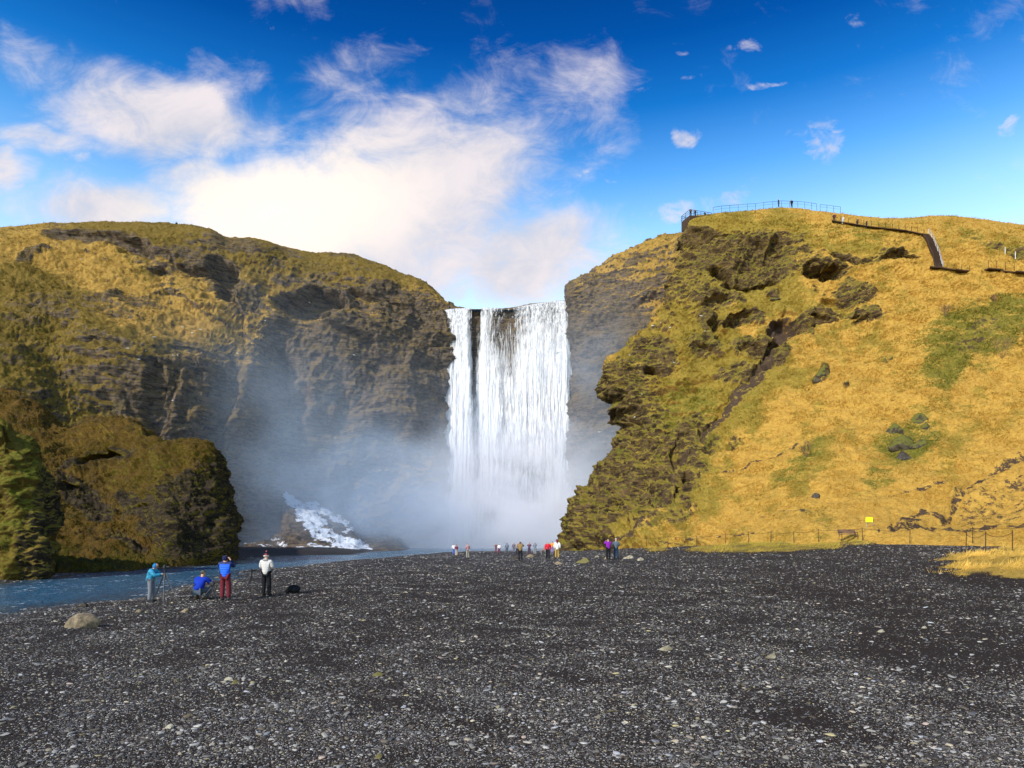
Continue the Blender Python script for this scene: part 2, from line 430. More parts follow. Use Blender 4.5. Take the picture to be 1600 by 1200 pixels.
def left_disp(G, N, px, py, wx, wy, mk):
    x, y, z = G[..., 0], G[..., 1], G[..., 2]
    rock = np.clip(mk['rock'], 0, 1)
    edge = ss(0, 14, z + 0.5)
    crest = ss(68, 46, z) * .6 + .4
    # buttresses and gullies down the cliff, tussocky folds on the turf
    but = ridged(x * .055, y * .055, z * .014, 3, 21) - .5
    d = 1.4 * but * rock * crest + 2.0 * fbm(x * .045, y * .045, z * .06, 3, 31) * crest
    strata = fbm(x * .05, y * .05, z * .25, 4, 41)
    d = d + rock * (1.1 * strata + 1.5 * (ridged(x * .16, y * .16, z * .13, 4, 43) - .4) + .5 * ridged(x * .6, y * .6, z * .6, 3, 47))
    folds = ridged(x * .13, y * .13, z * .30, 4, 51) - .4
    d = d + (1 - .5 * rock) * (1.0 * folds + 0.55 * (ridged(x * .42, y * .42, z * .9, 3, 61) - .4) + .3 * fbm(x * 1.1, y * 1.1, z * 1.8, 3, 62))
    d = d + 0.22 * (1 - rock) * ridged(x * .06, y * .06, z * .6, 2, 77)
    d = d + 0.2 * fbm(x * 2.3, y * 2.3, z * 3.5, 3, 71)
    off = N * d[..., None]
    # overhang caves and hollows, cut straight into the hill
    cave = blobs(wx, wy, [(483, 474, 50, 17, 4, 6.5), (350, 440, 16, 40, -25, 4.5), (425, 640, 20, 110, 6, 5.0), (335, 640, 16, 80, 4, 3.5), (240, 640, 12, 70, 0, 2.5), (600, 720, 30, 60, 10, 3.0), (590, 478, 45, 14, 12, 3.0), (150, 375, 80, 7, 10, 2.2), (205, 392, 36, 9, 25, 2.6),
        (300, 545, 60, 9, 8, 1.5), (160, 545, 26, 6, -8, 1.5), (370, 384, 26, 7, 10, 1.5), (250, 430, 16, 6, 25, 1.6), (310, 422, 26, 6, 10, 1.4), (660, 500, 30, 18, 30, 2.2),
        (520, 640, 26, 60, 0, 1.6), (450, 660, 20, 90, 0, 2.0), (670, 690, 20, 30, 0, 2), (1015, 475, 40, 14, -12, 2.6), (470, 620, 24, 22, 0, 2), (300, 600, 12, 60, 5, 1.4), (365, 600, 14, 50, 0, 1.6)])
    off[..., 1] += cave
    bulge = blobs(wx, wy, [(560, 515, 70, 14, 25, 3.0), (395, 470, 22, 40, -20, 2.4), (300, 405, 60, 14, 14, 2.0), (610, 545, 60, 14, 25, 2.0), (420, 500, 30, 40, 10, 2.5), (540, 690, 70, 40, 30, 2.0), (310, 470, 60, 12, 35, 1.4), (230, 560, 120, 10, 5, 1.2), (385, 700, 26, 130, 6, 4.5), (290, 660, 24, 80, 4, 2.5), (500, 700, 30, 110, 4, 3.0), (640, 620, 36, 70, 0, 2.5)])
    off[..., 1] -= bulge
    cr = np.interp(px, [0, 100, 200, 280, 325, 350, 405, 450, 500, 545, 590, 635, 670, 695], [358, 353, 351, 356, 363, 375, 378, 390, 399, 402, 418, 434, 447, 470])
    off *= (1 - .55 * np.exp(-((py - cr) / 22) ** 2) * (px < 700))[..., None]
    # the water lip stays tidy
    fall = ss(700, 716, px) * ss(893, 884, px)
    off *= (1 - 0.75 * fall)[..., None]
    return off

make_sheet('left_hill', LEFT, 1050, 520, M_left, left_disp, left_masks, label='high grassy hill and dark cliff on the left and behind the waterfall', kind='structure')

# ------------------------------------------------------------------ RIGHT HILL
def rc(pts): return [(pts[0][0], pts[0][1] + 60, pts[0][2] - 2)] + pts
RIGHT = [rc(p) for p in [
 [(930, 862, 125), (940, 800, 127), (985, 735, 132), (1020, 662, 136), (1000, 615, 138), (1000, 580, 138), (1050, 545, 142), (1080, 490, 148), (1100, 430, 155), (1110, 385, 160), (1120, 360, 165), (1130, 355, 190)],
 [(895, 862, 112), (900, 800, 113), (945, 735, 118), (978, 662, 122), (958, 618, 122), (958, 578, 124), (1008, 540, 128), (1050, 490, 135), (1066, 430, 143), (1074, 380, 148), (1088, 353, 150), (1098, 352, 175)],
 [(888, 862, 101), (893, 800, 102), (938, 735, 107), (971, 662, 111), (951, 615, 112), (950, 578, 113), (1000, 540, 117), (1042, 490, 124), (1055, 430, 131), (1062, 378, 136), (1076, 349, 138), (1085, 348, 160)],
 [(900, 861, 96), (915, 800, 98), (955, 735, 103), (985, 665, 107), (975, 615, 109), (980, 578, 111), (1025, 540, 115), (1062, 490, 121), (1080, 430, 129), (1088, 378, 134), (1102, 344, 137), (1110, 343, 160)],
 [(935, 859, 91), (960, 800, 94), (990, 735, 99), (1015, 665, 103), (1015, 615, 106), (1030, 577, 108), (1060, 538, 113), (1090, 490, 119), (1115, 430, 127), (1118, 378, 132), (1130, 340, 136), (1130, 338, 160)],
 [(1000, 858, 82), (1020, 800, 87), (1045, 735, 94), (1068, 665, 100), (1080, 615, 104), (1095, 573, 107), (1120, 534, 112), (1145, 488, 118), (1165, 430, 125.5), (1165, 378, 131), (1170, 336, 136), (1170, 334, 160)],
 [(1070, 857, 73), (1085, 800, 80), (1110, 735, 88), (1130, 665, 96), (1145, 613, 100), (1160, 570, 105), (1180, 528, 110.5), (1200, 482, 117), (1215, 430, 124), (1215, 378, 130), (1217, 333, 136), (1220, 332, 160)],
 [(1160, 853, 65), (1165, 800, 73), (1180, 735, 82), (1200, 665, 91), (1210, 612, 96.5), (1225, 566, 102), (1245, 522, 108), (1260, 478, 114), (1275, 430, 121), (1278, 385, 127), (1280, 342, 133), (1282, 343, 160)],
 [(1300, 848, 57), (1302, 800, 65), (1310, 735, 75), (1322, 665, 85), (1333, 610, 92), (1342, 562, 98.5), (1350, 518, 105), (1358, 475, 111), (1362, 430, 117), (1365, 390, 123), (1370, 352, 130), (1372, 354, 165)],
 [(1450, 849, 52), (1450, 800, 61), (1450, 735, 71.5), (1450, 665, 82), (1450, 610, 89), (1450, 560, 96), (1450, 515, 102.5), (1452, 472, 109), (1455, 430, 115), (1458, 390, 122), (1460, 347, 132), (1462, 349, 170)],
 [(1600, 849, 49), (1600, 800, 58), (1600, 735, 68), (1600, 665, 79), (1600, 610, 86), (1600, 560, 92.5), (1600, 515, 98.5), (1600, 472, 105), (1600, 430, 111), (1600, 395, 119), (1600, 358, 130), (1600, 362, 170)],
 [(1850, 855, 44), (1850, 800, 52), (1850, 735, 61), (1850, 665, 70), (1850, 610, 77), (1850, 560, 84), (1850, 515, 90), (1850, 472, 96), (1850, 440, 103), (1850, 415, 110), (1850, 390, 120), (1850, 394, 160)],
 [(2500, 900, 25), (2500, 800, 30), (2500, 735, 36), (2500, 665, 42), (2500, 610, 47), (2500, 560, 52), (2500, 515, 57), (2500, 472, 62), (2500, 440, 68), (2500, 415, 74), (2500, 395, 82), (2500, 400, 120)],
]]
STREAM = [(1240, 500), (1225, 540), (1180, 590), (1150, 620), (1115, 665), (1100, 690)]
def right_masks(G, N, px, py, wx, wy):
    sil = ss(1, 0, (px - np.interp(py, [350, 430, 490, 540, 578, 615, 662, 735, 800, 860], [1076, 1060, 1045, 1005, 958, 958, 975, 945, 905, 895])) / 110)
    rock = 0.75 * sil * ss(560, 640, py) + 0.35 * sil
    rock = np.maximum(rock, blobs(wx, wy, [  # crags; patches laid over the caves also darken them as shade would
        (1120, 405, 75, 45, 0, 0.75), (1190, 405, 60, 50, 0, 0.85), (1180, 440, 45, 22, -20, 0.95), (1100, 366, 60, 9, 4, 1.0), (1215, 375, 45, 20, 0, 0.6),
        (1290, 421, 34, 14, -8, 1.1), (1250, 405, 40, 20, -10, .6), (1320, 400, 60, 7, 5, 0.8), (1400, 400, 36, 10, 6, 0.9), (1300, 455, 50, 10, 0, 0.4),
        (1335, 455, 36, 20, 5, 0.75), (1285, 488, 30, 12, 0, 0.7), (1345, 487, 36, 10, 5, 0.75), (1347, 498, 14, 7, 0, 0.8), (1265, 508, 18, 18, -20, 0.8),
        (1120, 478, 45, 15, 5, 0.75), (1100, 510, 18, 14, 0, 0.9), (1160, 512, 40, 7, -4, 0.85), (1095, 545, 30, 22, 0, 0.7), (1175, 545, 45, 16, 5, 0.75), (1210, 560, 34, 10, -25, 0.95),
        (1150, 585, 40, 14, -10, 0.6), (1020, 560, 35, 30, 0, 0.75), (975, 610, 40, 50, 0, 0.9), (985, 645, 30, 20, 0, 0.9), (1080, 700, 45, 50, 20, 0.75), (1010, 760, 90, 50, -20, 0.8),
        (1040, 790, 60, 30, -30, 0.7), (930, 830, 45, 35, 0, 0.9), (1090, 740, 30, 30, 0, 0.7), (1000, 720, 60, 30, -30, 0.7),
        (1208, 467, 18, 6, 0, 0.7), (1560, 390, 65, 9, 24, 0.6), (1590, 402, 20, 9, 20, 0.7), (1385, 365, 60, 6, 8, .35), (1100, 450, 80, 40, 0, 0.55),
        (1560, 775, 60, 30, -20, 0.25), (1285, 586, 14, 11, 0, 0.9), (1385, 563, 8, 6, 0, 0.6), (1325, 607, 6, 4, 0, 0.6), (1147, 695, 12, 14, 30, 0.6)]))
    bare = np.maximum(line_mask(wx, wy, STREAM, 9) * 0.74, line_mask(wx, wy, [(1100, 690), (1060, 740), (1035, 800), (1000, 835), (960, 858)], 5) * 0.6)
    bare = np.maximum(bare, blobs(wx, wy, [(1225, 518, 28, 15, -30, 1.0)]))
    q = px * 1.0
    for pts, wd in (([(1600, 727), (1560, 737), (1520, 750), (1490, 780), (1480, 800), (1440, 815), (1400, 822)], 6), ([(1600, 811), (1520, 817), (1450, 822), (1390, 828)], 5),
                    ([(1440, 800), (1420, 815), (1395, 822)], 5), ([(1390, 775), (1430, 762), (1480, 760)], 2.2), ([(1480, 795), (1440, 790), (1400, 820)], 4), ([(1375, 830), (1373, 838)], 2), ([(1040, 852), (1100, 842), (1180, 836)], 1.5),
                    ([(1190, 808), (1290, 806)], 1.5), ([(1130, 745), (1200, 720), (1270, 690)], 1.6)):
        bare = np.maximum(bare, line_mask(wx * .4 + px * .6, wy * .3 + py * .7, pts, wd) * 0.60)
    bare = np.maximum(bare, blobs(wx, wy, [(1560, 775, 70, 30, -15, 0.42)]))
    green = blobs(wx, wy, [(1530, 520, 95, 42, -12, 0.85), (1480, 575, 50, 30, -35, 0.85), (1590, 505, 60, 36, 0, 0.8), (1540, 560, 20, 50, 60, 0.4), (1425, 690, 50, 34, -20, 0.75), (1250, 730, 70, 14, -42, 0.62),
        (1370, 750, 30, 14, -15, 0.6), (1480, 635, 90, 10, -8, 0.35), (1050, 650, 70, 45, -30, 0.6), (1075, 760, 40, 25, -20, 0.5), (1290, 480, 40, 10, 0, 0.5), (1340, 485, 40, 12, 0, 0.4),
        (1100, 540, 40, 20, 0, 0.45), (1200, 540, 60, 16, 0, 0.4), (1430, 605, 60, 10, -10, 0.4), (1340, 365, 90, 9, 8, 0.45), (1560, 385, 80, 12, 20, 0.45), (1300, 380, 90, 12, 0, .3), (1180, 640, 30, 50, 40, 0.3), (1160, 500, 50, 14, 0, 0.35)])
    vp = fbm(px * .03, py * .03, 0.2, 3, 77)
    olive = 0.10 + blobs(wx, wy, [(1060, 620, 150, 120, -30, 0.75), (1120, 420, 150, 110, 0, 0.7), (1250, 400, 130, 50, 0, 0.4), (1000, 780, 150, 90, -25, 0.7), (1180, 560, 90, 60, 0, 0.4), (1340, 500, 80, 60, 0, 0.3), (1370, 370, 130, 20, 6, 0.3), (1450, 700, 90, 60, -20, 0.35), (1560, 380, 120, 22, 15, 0.3), (1380, 520, 60, 50, 0, .2), (1250, 740, 120, 30, -40, .3)]) + 0.34 * vp + .25 * fbm((px + py) * .006, (px - py) * .022, .4, 4, 78)
    heath = blobs(wx, wy, [(1525, 528, 50, 22, -30, 0.9), (1560, 535, 50, 12, -10, 0.5)])
    bare = np.maximum(bare, heath * 0.44)
    return dict(rock=rock, green=green, olive=olive, bare=bare, steep=0.35)

def right_disp(G, N, px, py, wx, wy, mk):
    x, y, z = G[..., 0], G[..., 1], G[..., 2]
    rock = np.clip(mk['rock'], 0, 1)
    low = ss(-1.5, 8, z)
    west = ss(1180, 1020, px)
    d = 1.5 * fbm(x * .045, y * .045, z * .03, 3, 31) * low + 0.9 * (ridged((x + z * .8) * .10, y * .10, (z - x * .8) * .028, 3, 33) - .4) * low * ss(1100, 1250, px)
    d = d + rock * (1.3 * fbm(x * .10, y * .10, z * .30, 4, 141) + 1.3 * (ridged(x * .28, y * .28, z * .42, 4, 143) - .4))
    d = d + west * 1.5 * (ridged(x * .13, y * .13, z * .22, 4, 145) - .4) + (rock + west * .6).clip(0, 1) * .45 * (ridged(x * .7, y * .7, z * 1.1, 3, 147) - .4)
    d = d + 0.16 * low * (1 - rock) * ridged(x * .05, y * .05, z * .75 + .25 * fbm(x * .1, y * .1, 0.1, 2, 199), 2, 197)
    d = d + 0.34 * (ridged(x * .33, y * .33, z * .6, 3, 151) - .4) * (0.3 + low * .7)
    d = d + (0.22 + .16 * rock) * fbm(x * .9, y * .9, z * 1.6, 4, 161) + 0.10 * fbm(x * 2.6, y * 2.6, z * 4, 2, 171)
    d = d + 0.35 * np.clip(mk['green'], 0, 1) * ss(1400, 1450, px) * np.abs(fbm(x * .8, y * .8, z * .8, 3, 181))
    off = N * d[..., None]
    cave = blobs(wx, wy, [(1290, 424, 34, 10, -8, 6.0), (1325, 402, 36, 5, 4, 1.8), (1405, 402, 26, 8, 4, 2.2), (1100, 368, 50, 8, 4, 5.0), (1185, 425, 36, 30, 0, 1.5), (1130, 440, 22, 10, 20, 4.0), (1180, 450, 44, 8, -15, 4.0), (1215, 400, 20, 26, 10, 2.5),
        (1228, 519, 28, 13, -30, 2.4), (1212, 550, 26, 6, -25, 1.8), (1150, 514, 24, 5, -4, 1.8), (1110, 516, 12, 7, 0, 2.0), (1115, 488, 26, 6, -10, 1.6), (1120, 528, 10, 6, 0, 1.0), (1175, 552, 26, 6, 10, 1.5), (1290, 495, 24, 4, 5, 1.3),
        (1348, 491, 26, 5, 8, 1.4), (1345, 503, 12, 4, 0, .9), (1298, 473, 24, 5, -10, 1.2), (1100, 560, 26, 7, 0, 1.4), (985, 648, 18, 9, -10, 2.6), (1023, 577, 9, 5, 0, 2.2), (1060, 720, 14, 30, 10, 1.4), (1075, 770, 10, 20, 20, 1.6), (1020, 790, 40, 10, -30, 1.0), (1580, 400, 26, 5, 24, 1.0)])
    off[..., 1] += cave; off[..., 2] += -0.15 * cave
    off[..., 1] += 0.7 * line_mask(wx, wy, STREAM, 12)
    cr = np.interp(px, [1076, 1085, 1130, 1170, 1217, 1280, 1370, 1460, 1600], [350, 348, 340, 336, 333, 342, 352, 347, 358])
    off *= (1 - .82 * np.exp(-((py - cr) / 22) ** 2) * (px > 1060))[..., None]
    bulge = blobs(wx, wy, [(1290, 404, 38, 8, -10, 2.2), (1335, 450, 32, 14, 5, 1.8), (1285, 483, 26, 9, 0, 1.5), (1345, 482, 26, 7, 5, 1.5), (1347, 496, 10, 5, 0, 1.0), (1265, 500, 16, 10, -20, 1.6), (1100, 500, 14, 9, 0, 1.8), (1110, 475, 30, 9, 0, 1.2), (1095, 540, 22, 14, 0, 1.2),
        (1170, 538, 34, 9, 5, 1.4), (1155, 503, 36, 6, -4, 1.0), (1150, 580, 34, 8, -15, 1.0), (975, 600, 30, 26, 0, 1.4), (1400, 392, 34, 6, 4, 1.2), (1285, 583, 11, 8, 0, 1.1), (1208, 466, 14, 4, 0, .6), (1070, 690, 30, 20, -20, 1.5), (1130, 400, 40, 20, 0, 1.4), (1160, 380, 50, 8, 10, 1.2), (1040, 740, 50, 20, -30, 1.4), (1100, 700, 10, 30, 20, 1.0)])
    bulge = bulge * .6
    off[..., 1] -= bulge; off[..., 2] += 0.3 * bulge
    off[..., 2] -= 0.45 * line_mask(px, py, [(1600, 727), (1560, 737), (1520, 750), (1490, 780), (1480, 800), (1440, 815), (1400, 822)], 7) 
    return off

make_sheet('right_hill', RIGHT, 950, 640, M_right, right_disp, right_masks, label='steep golden grass hill and mossy promontory on the right')

# ------------------------------------------------------------------ NEAR MOSSY SPURS
SPUR = [
 [(-500, 905, 44), (-500, 885, 45), (-500, 870, 46), (-500, 855, 47), (-500, 845, 48), (-500, 848, 50), (-500, 890, 54)],
 [(-200, 908, 42), (-200, 870, 43), (-200, 835, 43.7), (-200, 800, 44.2), (-200, 780, 45), (-200, 784, 47), (-200, 860, 51)],
 [(-60, 910, 40), (-60, 855, 41), (-60, 800, 41.8), (-60, 755, 42.5), (-60, 715, 43.5), (-55, 722, 46), (-50, 840, 50)],
 [(0, 910, 40), (0, 850, 41), (0, 785, 41.8), (0, 715, 42.4), (0, 660, 43.4), (5, 668, 46), (10, 820, 50)],
 [(35, 908, 40.6), (33, 850, 41.4), (30, 790, 42.2), (26, 730, 42.8), (20, 672, 43.8), (25, 685, 46), (30, 820, 50)],
 [(65, 905, 41.4), (64, 855, 42), (58, 800, 42.8), (48, 745, 43.4), (36, 684, 44.4), (38, 695, 46.5), (40, 820, 50)],
 [(76, 902, 43), (80, 860, 43.3), (76, 805, 43.9), (64, 752, 44.5), (48, 698, 45.4), (50, 705, 47), (50, 820, 50)],
 [(78, 898, 46), (78, 860, 46.3), (74, 810, 46.8), (64, 765, 47.2), (52, 715, 47.8), (53, 718, 48.6), (52, 820, 50.5)],
]
SPUR = [[(c[0][0], c[0][1] + 40, c[0][2])] + c for c in SPUR]
def spur_masks(G, N, px, py, wx, wy):
    rock = 0.15 + blobs(wx, wy, [(60, 860, 24, 60, 0, 0.8), (70, 790, 14, 60, -10, 0.6)])
    green = 0.32 + blobs(wx, wy, [(30, 760, 40, 60, 0, 0.3), (55, 720, 20, 60, -10, .3)]) + 0.25 * fbm(G[..., 0] * .5, G[..., 1] * .5, G[..., 2] * .9, 3, 5)
    return dict(rock=rock, green=green, olive=0.65 + 0 * px, steep=0.25)
def moss_disp(G, N, px, py, wx, wy, mk):
    x, y, z = G[..., 0], G[..., 1], G[..., 2]
    low = ss(-1.5, 2.0, z)
    d = 0.6 * fbm(x * .16, y * .16, z * .16, 3, 231) * low
    d = d + 0.8 * (ridged(x * .26, y * .26, z * .30, 4, 241) - .4) * low + 0.34 * fbm(x * 1.0, y * 1.0, z * 1.2, 4, 251) + 0.09 * fbm(x * 4, y * 4, z * 6, 3, 261)
    off = N * d[..., None]
    cave = blobs(wx, wy, mk.get('_cave', []))
    off[..., 1] += cave
    return off
make_sheet('mossy_spur', SPUR, 420, 420, M_near, moss_disp, spur_masks, label='dark green mossy rock spur at the far left edge beside the river', kind='structure')

def mc(px, base, mids, crest, back=10):
    return [(px, base[0] + 45, base[1] - .5), (px, base[0], base[1])] + [(px, a, b) for a, b in mids] + [(px, crest[0], crest[1]), (px + 2, crest[0] + 6, crest[1] + back * .4), (px + 4, crest[0] + 70, crest[1] + back), (px + 6, 880, crest[1] + back * 1.5)]
MOUND = [
 mc(-300, (912, 42), ((865, 52), (820, 62), (770, 72), (730, 80)), (690, 92)),
 mc(-90, (911, 43), ((858, 52), (800, 62), (740, 72), (680, 81)), (630, 92)),
 mc(0, (909, 45), ((858, 56), (795, 66), (730, 75), (665, 84)), (612, 95)),
 mc(60, (905, 46.5), ((858, 57), (800, 67), (745, 75), (690, 82)), (640, 92)),
 mc(110, (901, 48), ((862, 58), (815, 67), (765, 74), (715, 80)), (668, 88)),
 mc(160, (896, 50), ((865, 58), (820, 67), (770, 75), (712, 80)), (657, 86)),
 mc(205, (892, 52), ((866, 59), (820, 67), (770, 73), (712, 77)), (657, 83)),
 mc(236, (889, 55), ((866, 60), (820, 65), (775, 69), (725, 73)), (682, 78)),
 mc(262, (887, 57), ((865, 59), (820, 61.5), (775, 63.5), (730, 66)), (696, 71)),
 mc(300, (884, 60), ((860, 61), (820, 62.5), (775, 64), (725, 66)), (686, 69)),
 mc(330, (882, 62.5), ((860, 63), (825, 64), (780, 65.5), (740, 67)), (701, 69.5)),
 [(362, 925, 65), (358, 880, 65.5), (360, 855, 65.5), (360, 825, 66), (350, 790, 67), (344, 750, 68), (340, 712, 70.5), (340, 720, 74), (338, 780, 79), (338, 880, 82)],
 [(366, 925, 69), (364, 878, 69), (366, 852, 69), (365, 825, 69.5), (354, 790, 70.5), (347, 750, 71.5), (342, 718, 73), (341, 726, 76), (339, 784, 80), (339, 880, 83)],
 [(358, 925, 76), (357, 878, 76), (358, 852, 76), (357, 825, 76), (350, 795, 76.5), (345, 755, 77), (340, 728, 77.5), (339, 735, 79), (338, 790, 82), (338, 880, 85)],
]
def mound_masks(G, N, px, py, wx, wy):
    rock = 0.05 + blobs(wx, wy, [(310, 810, 60, 70, 10, 0.65), (350, 800, 16, 90, 0, 0.85), (250, 800, 30, 40, 30, 0.5), (150, 720, 60, 10, -15, 0.7), (120, 770, 34, 18, 30, 0.6), (150, 800, 26, 14, 30, 0.6), (210, 790, 30, 16, 20, 0.5), (205, 850, 40, 8, 20, 0.4)])  # rock; strips on the ledge hollows add painted shade to them
    green = blobs(wx, wy, [(180, 885, 170, 20, -8, 0.8), (250, 745, 60, 25, -10, 0.3), (90, 880, 80, 30, 0, 0.6), (60, 780, 60, 80, 0, 0.25)])
    olive = 0.35 + blobs(wx, wy, [(250, 740, 120, 60, 0, 0.4)]) + 0 * px
    return dict(rock=rock, green=green, olive=olive, steep=0.35, _cave=[(150, 722, 36, 7, -14, 2.6), (103, 762, 16, 8, 10, 2.0), (222, 795, 16, 5, 10, .8)])
make_sheet('mossy_bank', MOUND, 620, 420, M_near, moss_disp, mound_masks, label='brown mossy rocky bank with two humps on the left side of the river')

# ------------------------------------------------------------------ ICY TALUS under the left wall
TAL = []
for px, top, dt, db in ((380, 852, 118, 112), (415, 846, 126, 112), (437, 835, 134, 113), (447, 768, 145, 114), (470, 775, 147, 114), (505, 788, 149, 115), (545, 806, 150, 116), (572, 838, 150, 117), (592, 836, 150, 117), (620, 842, 150, 118), (645, 860, 150, 120), (670, 872, 152, 124)):
    b = 867
    TAL.append([(px, b + 25, db - 2), (px, b, db)] + [(px + (8 if px > 440 and px < 560 else 0) * (1 - t), b + (top - b) * t, db + (dt - db) * t ** 1.3) for t in (.25, .5, .75, 1)] + [(px, top + 2, dt + 6), (px, top + 40, dt + 16)])
def tal_masks(G, N, px, py, wx, wy):
    snow = line_mask(wx, wy, [(447, 768), (466, 798), (505, 832), (575, 864)], 14) * .74
    snow = np.maximum(snow, line_mask(wx, wy, [(450, 778), (500, 800), (535, 815), (552, 828)], 6) * .68)
    snow = np.maximum(snow, line_mask(wx, wy, [(380, 850), (420, 858), (480, 864), (580, 866)], 5) * .5)
    snow = np.maximum(snow, blobs(wx, wy, [(438, 848, 20, 8, 30, .4), (485, 858, 50, 9, 0, .6)]))
    return dict(nomoss=True, rock=1.2 + 0 * px, snow=snow * ss(605, 575, px), steep=0)
def tal_disp(G, N, px, py, wx, wy, mk):
    x, y, z = G[..., 0], G[..., 1], G[..., 2]
    d = 0.9 * (ridged(x * .2, y * .2, z * .2, 4, 341) - .4) + 0.2 * fbm(x * 1., y * 1., z * 1., 4, 351)
    return N * (d * ss(-1, 1.5, z))[..., None]
make_sheet('talus_slope', TAL, 360, 220, M_left, tal_disp, tal_masks, label='dark talus cone streaked with white ice under the left cliff')

# ------------------------------------------------------------------ GROUND
def axis(lo, hi, c, n, k):
    a, b = math.asinh((lo - c) / k), math.asinh((hi - c) / k)
    return c + k * np.sinh(np.linspace(a, b, n))
gx = axis(-260, 260, 0, 620, 9.0); gy = axis(-150, 420, 9, 760, 10.0)
GX, GY = np.meshgrid(gx, gy, indexing='ij')
GZ = ground(GX, GY)
gpx, gpy = proj(np.stack([GX, GY, GZ], -1)); gpx = np.where(GY > 2, gpx, 800); gpy = np.where(GY > 2, gpy, 1500)
wxg = gpx + fbm(GX * .15, GY * .15, 1.5, 4, 9) * 60 * np.clip(14 / np.maximum(GY, 3), .2, 2); wyg = gpy + fbm(GX * .15, GY * .15, 7.5, 4, 19) * 22 * np.clip(14 / np.maximum(GY, 3), .1, 2)
# grass on the far knolls and the right hand verge
knoll = np.exp(-(((GX - 32.3) / 9.5) ** 2 + ((GY - 30.5) / 10.0) ** 2) ** 1.5)
KN = [(1150, 860, 75, 4.6), (1190, 856.5, 70, 5), (1222, 862, 26, 2.5), (1248, 858.5, 30, 3.5), (1290, 856, 30, 3.2), (1025, 861, 14, 2.0), (1330, 849, 50, 3.5)]
isl = np.zeros_like(GX)
for cx, cy, rx, ry in KN:
    isl = np.maximum(isl, ss(1.5, .3, ((wxg - cx) / rx) ** 2 + ((gpy - cy) / ry) ** 2 + .5 * fbm(GX * .7, GY * .7, 2.2, 3, 66)) * (GY > 20) * (GY < 90))
GZ = GZ + isl * (0.22 + .12 * fbm(GX * .5, GY * .5, 0.5, 3, 99))
GZ = GZ + ss(.15, .5, knoll) * 0.38 * np.abs(fbm(GX * 1.1, GY * .8, .5, 3, 98))
grass = np.maximum(ss(.14, .32, knoll + .10 * fbm(GX * .5, GY * .5, .2, 3, 97)), isl)
grass = np.maximum(grass, ss(0, 3, GX - np.interp(GY, [-60, 24, 31, 34, 40, 60], [60, 60, 24, 26, 60, 60])) * (GY < 40) * .0)
sand = blobs(wxg, wyg, [(1490, 1010, 190, 70, 5, .85), (1430, 945, 170, 18, 0, .8), (1280, 920, 120, 10, 0, .5), (560, 1000, 150, 20, -8, .45), (900, 930, 300, 10, 0, .3), (1550, 900, 100, 16, 4, .8), (1450, 1120, 150, 30, 0, .3)])
sand = np.clip(sand + .25 * fbm(GX * .22, GY * .22, .4, 4, 55), 0, 1)
fgr = grid_faces(len(gx), len(gy))
m_ground, nt = new_mat('black_gravel')
P = nt.pos()
sa, gr = nt.attr('sand'), nt.attr('grass')
n1 = nt.noise(P, 0.5, 5, .6); n2 = nt.noise(P, 14.0, 4, .7); n3 = nt.noise(P, 60.0, 2, .6)
base = nt.mix(n2, (0.009, 0.006, 0.0045), (0.036, 0.024, 0.018))
base = nt.mix(nt.m('MULTIPLY', nt.sm(n1, .45, .65), .5), base, (0.022, 0.013, 0.009))
def peb(scale, lo, hi, prev, hp, keep):
    v = nt.node('ShaderNodeTexVoronoi'); nt.set(v.inputs['Vector'], P); v.inputs['Scale'].default_value = scale
    d, c = v.outputs[0], v.outputs[1]
    sep = nt.node('ShaderNodeSeparateColor', i_0=c)
    on = nt.m('MULTIPLY', nt.sm(d, .42, .22), nt.m('GREATER_THAN', nt.m('SUBTRACT', sep.outputs[0], nt.m('MULTIPLY', sa, .45)), keep))
    k = nt.mix(nt.m('POWER', sep.outputs[1], 2.0), lo, hi)
    k = nt.mix(nt.m('MULTIPLY', sep.outputs[2], .35), k, (0.10, .085, .055))
    return nt.mix(on, prev, k), nt.m('MAXIMUM', hp, nt.m('MULTIPLY', on, nt.sm(d, .45, .0)))
c, hgt = peb(75.0, (0.02, 0.018, 0.018), (0.16, 0.155, 0.15), base, 0.0, .35)
c, hgt = peb(34.0, (0.025, 0.023, 0.024), (0.20, 0.195, 0.19), c, hgt, .35)
c, hgt = peb(13.0, (0.035, 0.032, 0.032), (0.26, 0.25, 0.24), c, hgt, .55)
c, hgt = peb(6.0, (0.035, 0.032, 0.032), (0.24, 0.23, 0.22), c, hgt, .93)
gcol = nt.mix(nt.noise(nt.scalev(P, (1, 1, 1)), 2.2, 6, .7), (0.16, 0.13, 0.02), (0.62, 0.38, 0.08))
gcol = nt.mix(nt.sm(nt.noise(P, 5.0, 4, .7), .55, .66), gcol, (0.06, .05, .012))
far = nt.attr('far')
gcol = nt.mix(nt.m('MULTIPLY', far, nt.sm(nt.noise(P, .8, 4), .42, .62)), gcol, (0.13, .12, .02))
c = nt.mix(nt.sm(nt.m('ADD', gr, nt.m('MULTIPLY', nt.m('SUBTRACT', n2, .5), .8)), .4, .6), c, gcol)
wet = nt.m('MAXIMUM', nt.attr('wet'), nt.m('MULTIPLY', nt.sm(nt.node('ShaderNodeSeparateXYZ', i_0=P).outputs[1], 25, 65), .5))
finish(nt, nt.mix(nt.m('MULTIPLY', wet, .6), c, (0.008, .009, .01)), nt.m('SUBTRACT', .88, nt.m('MULTIPLY', wet, .5)),
       bump(nt, nt.m('ADD', hgt, nt.m('MULTIPLY', n2, .35)), .03, 1.0), nt.m('ADD', .16, nt.m('MULTIPLY', wet, .5)))
wet = ss(WATER + .16, WATER + .02, GZ)
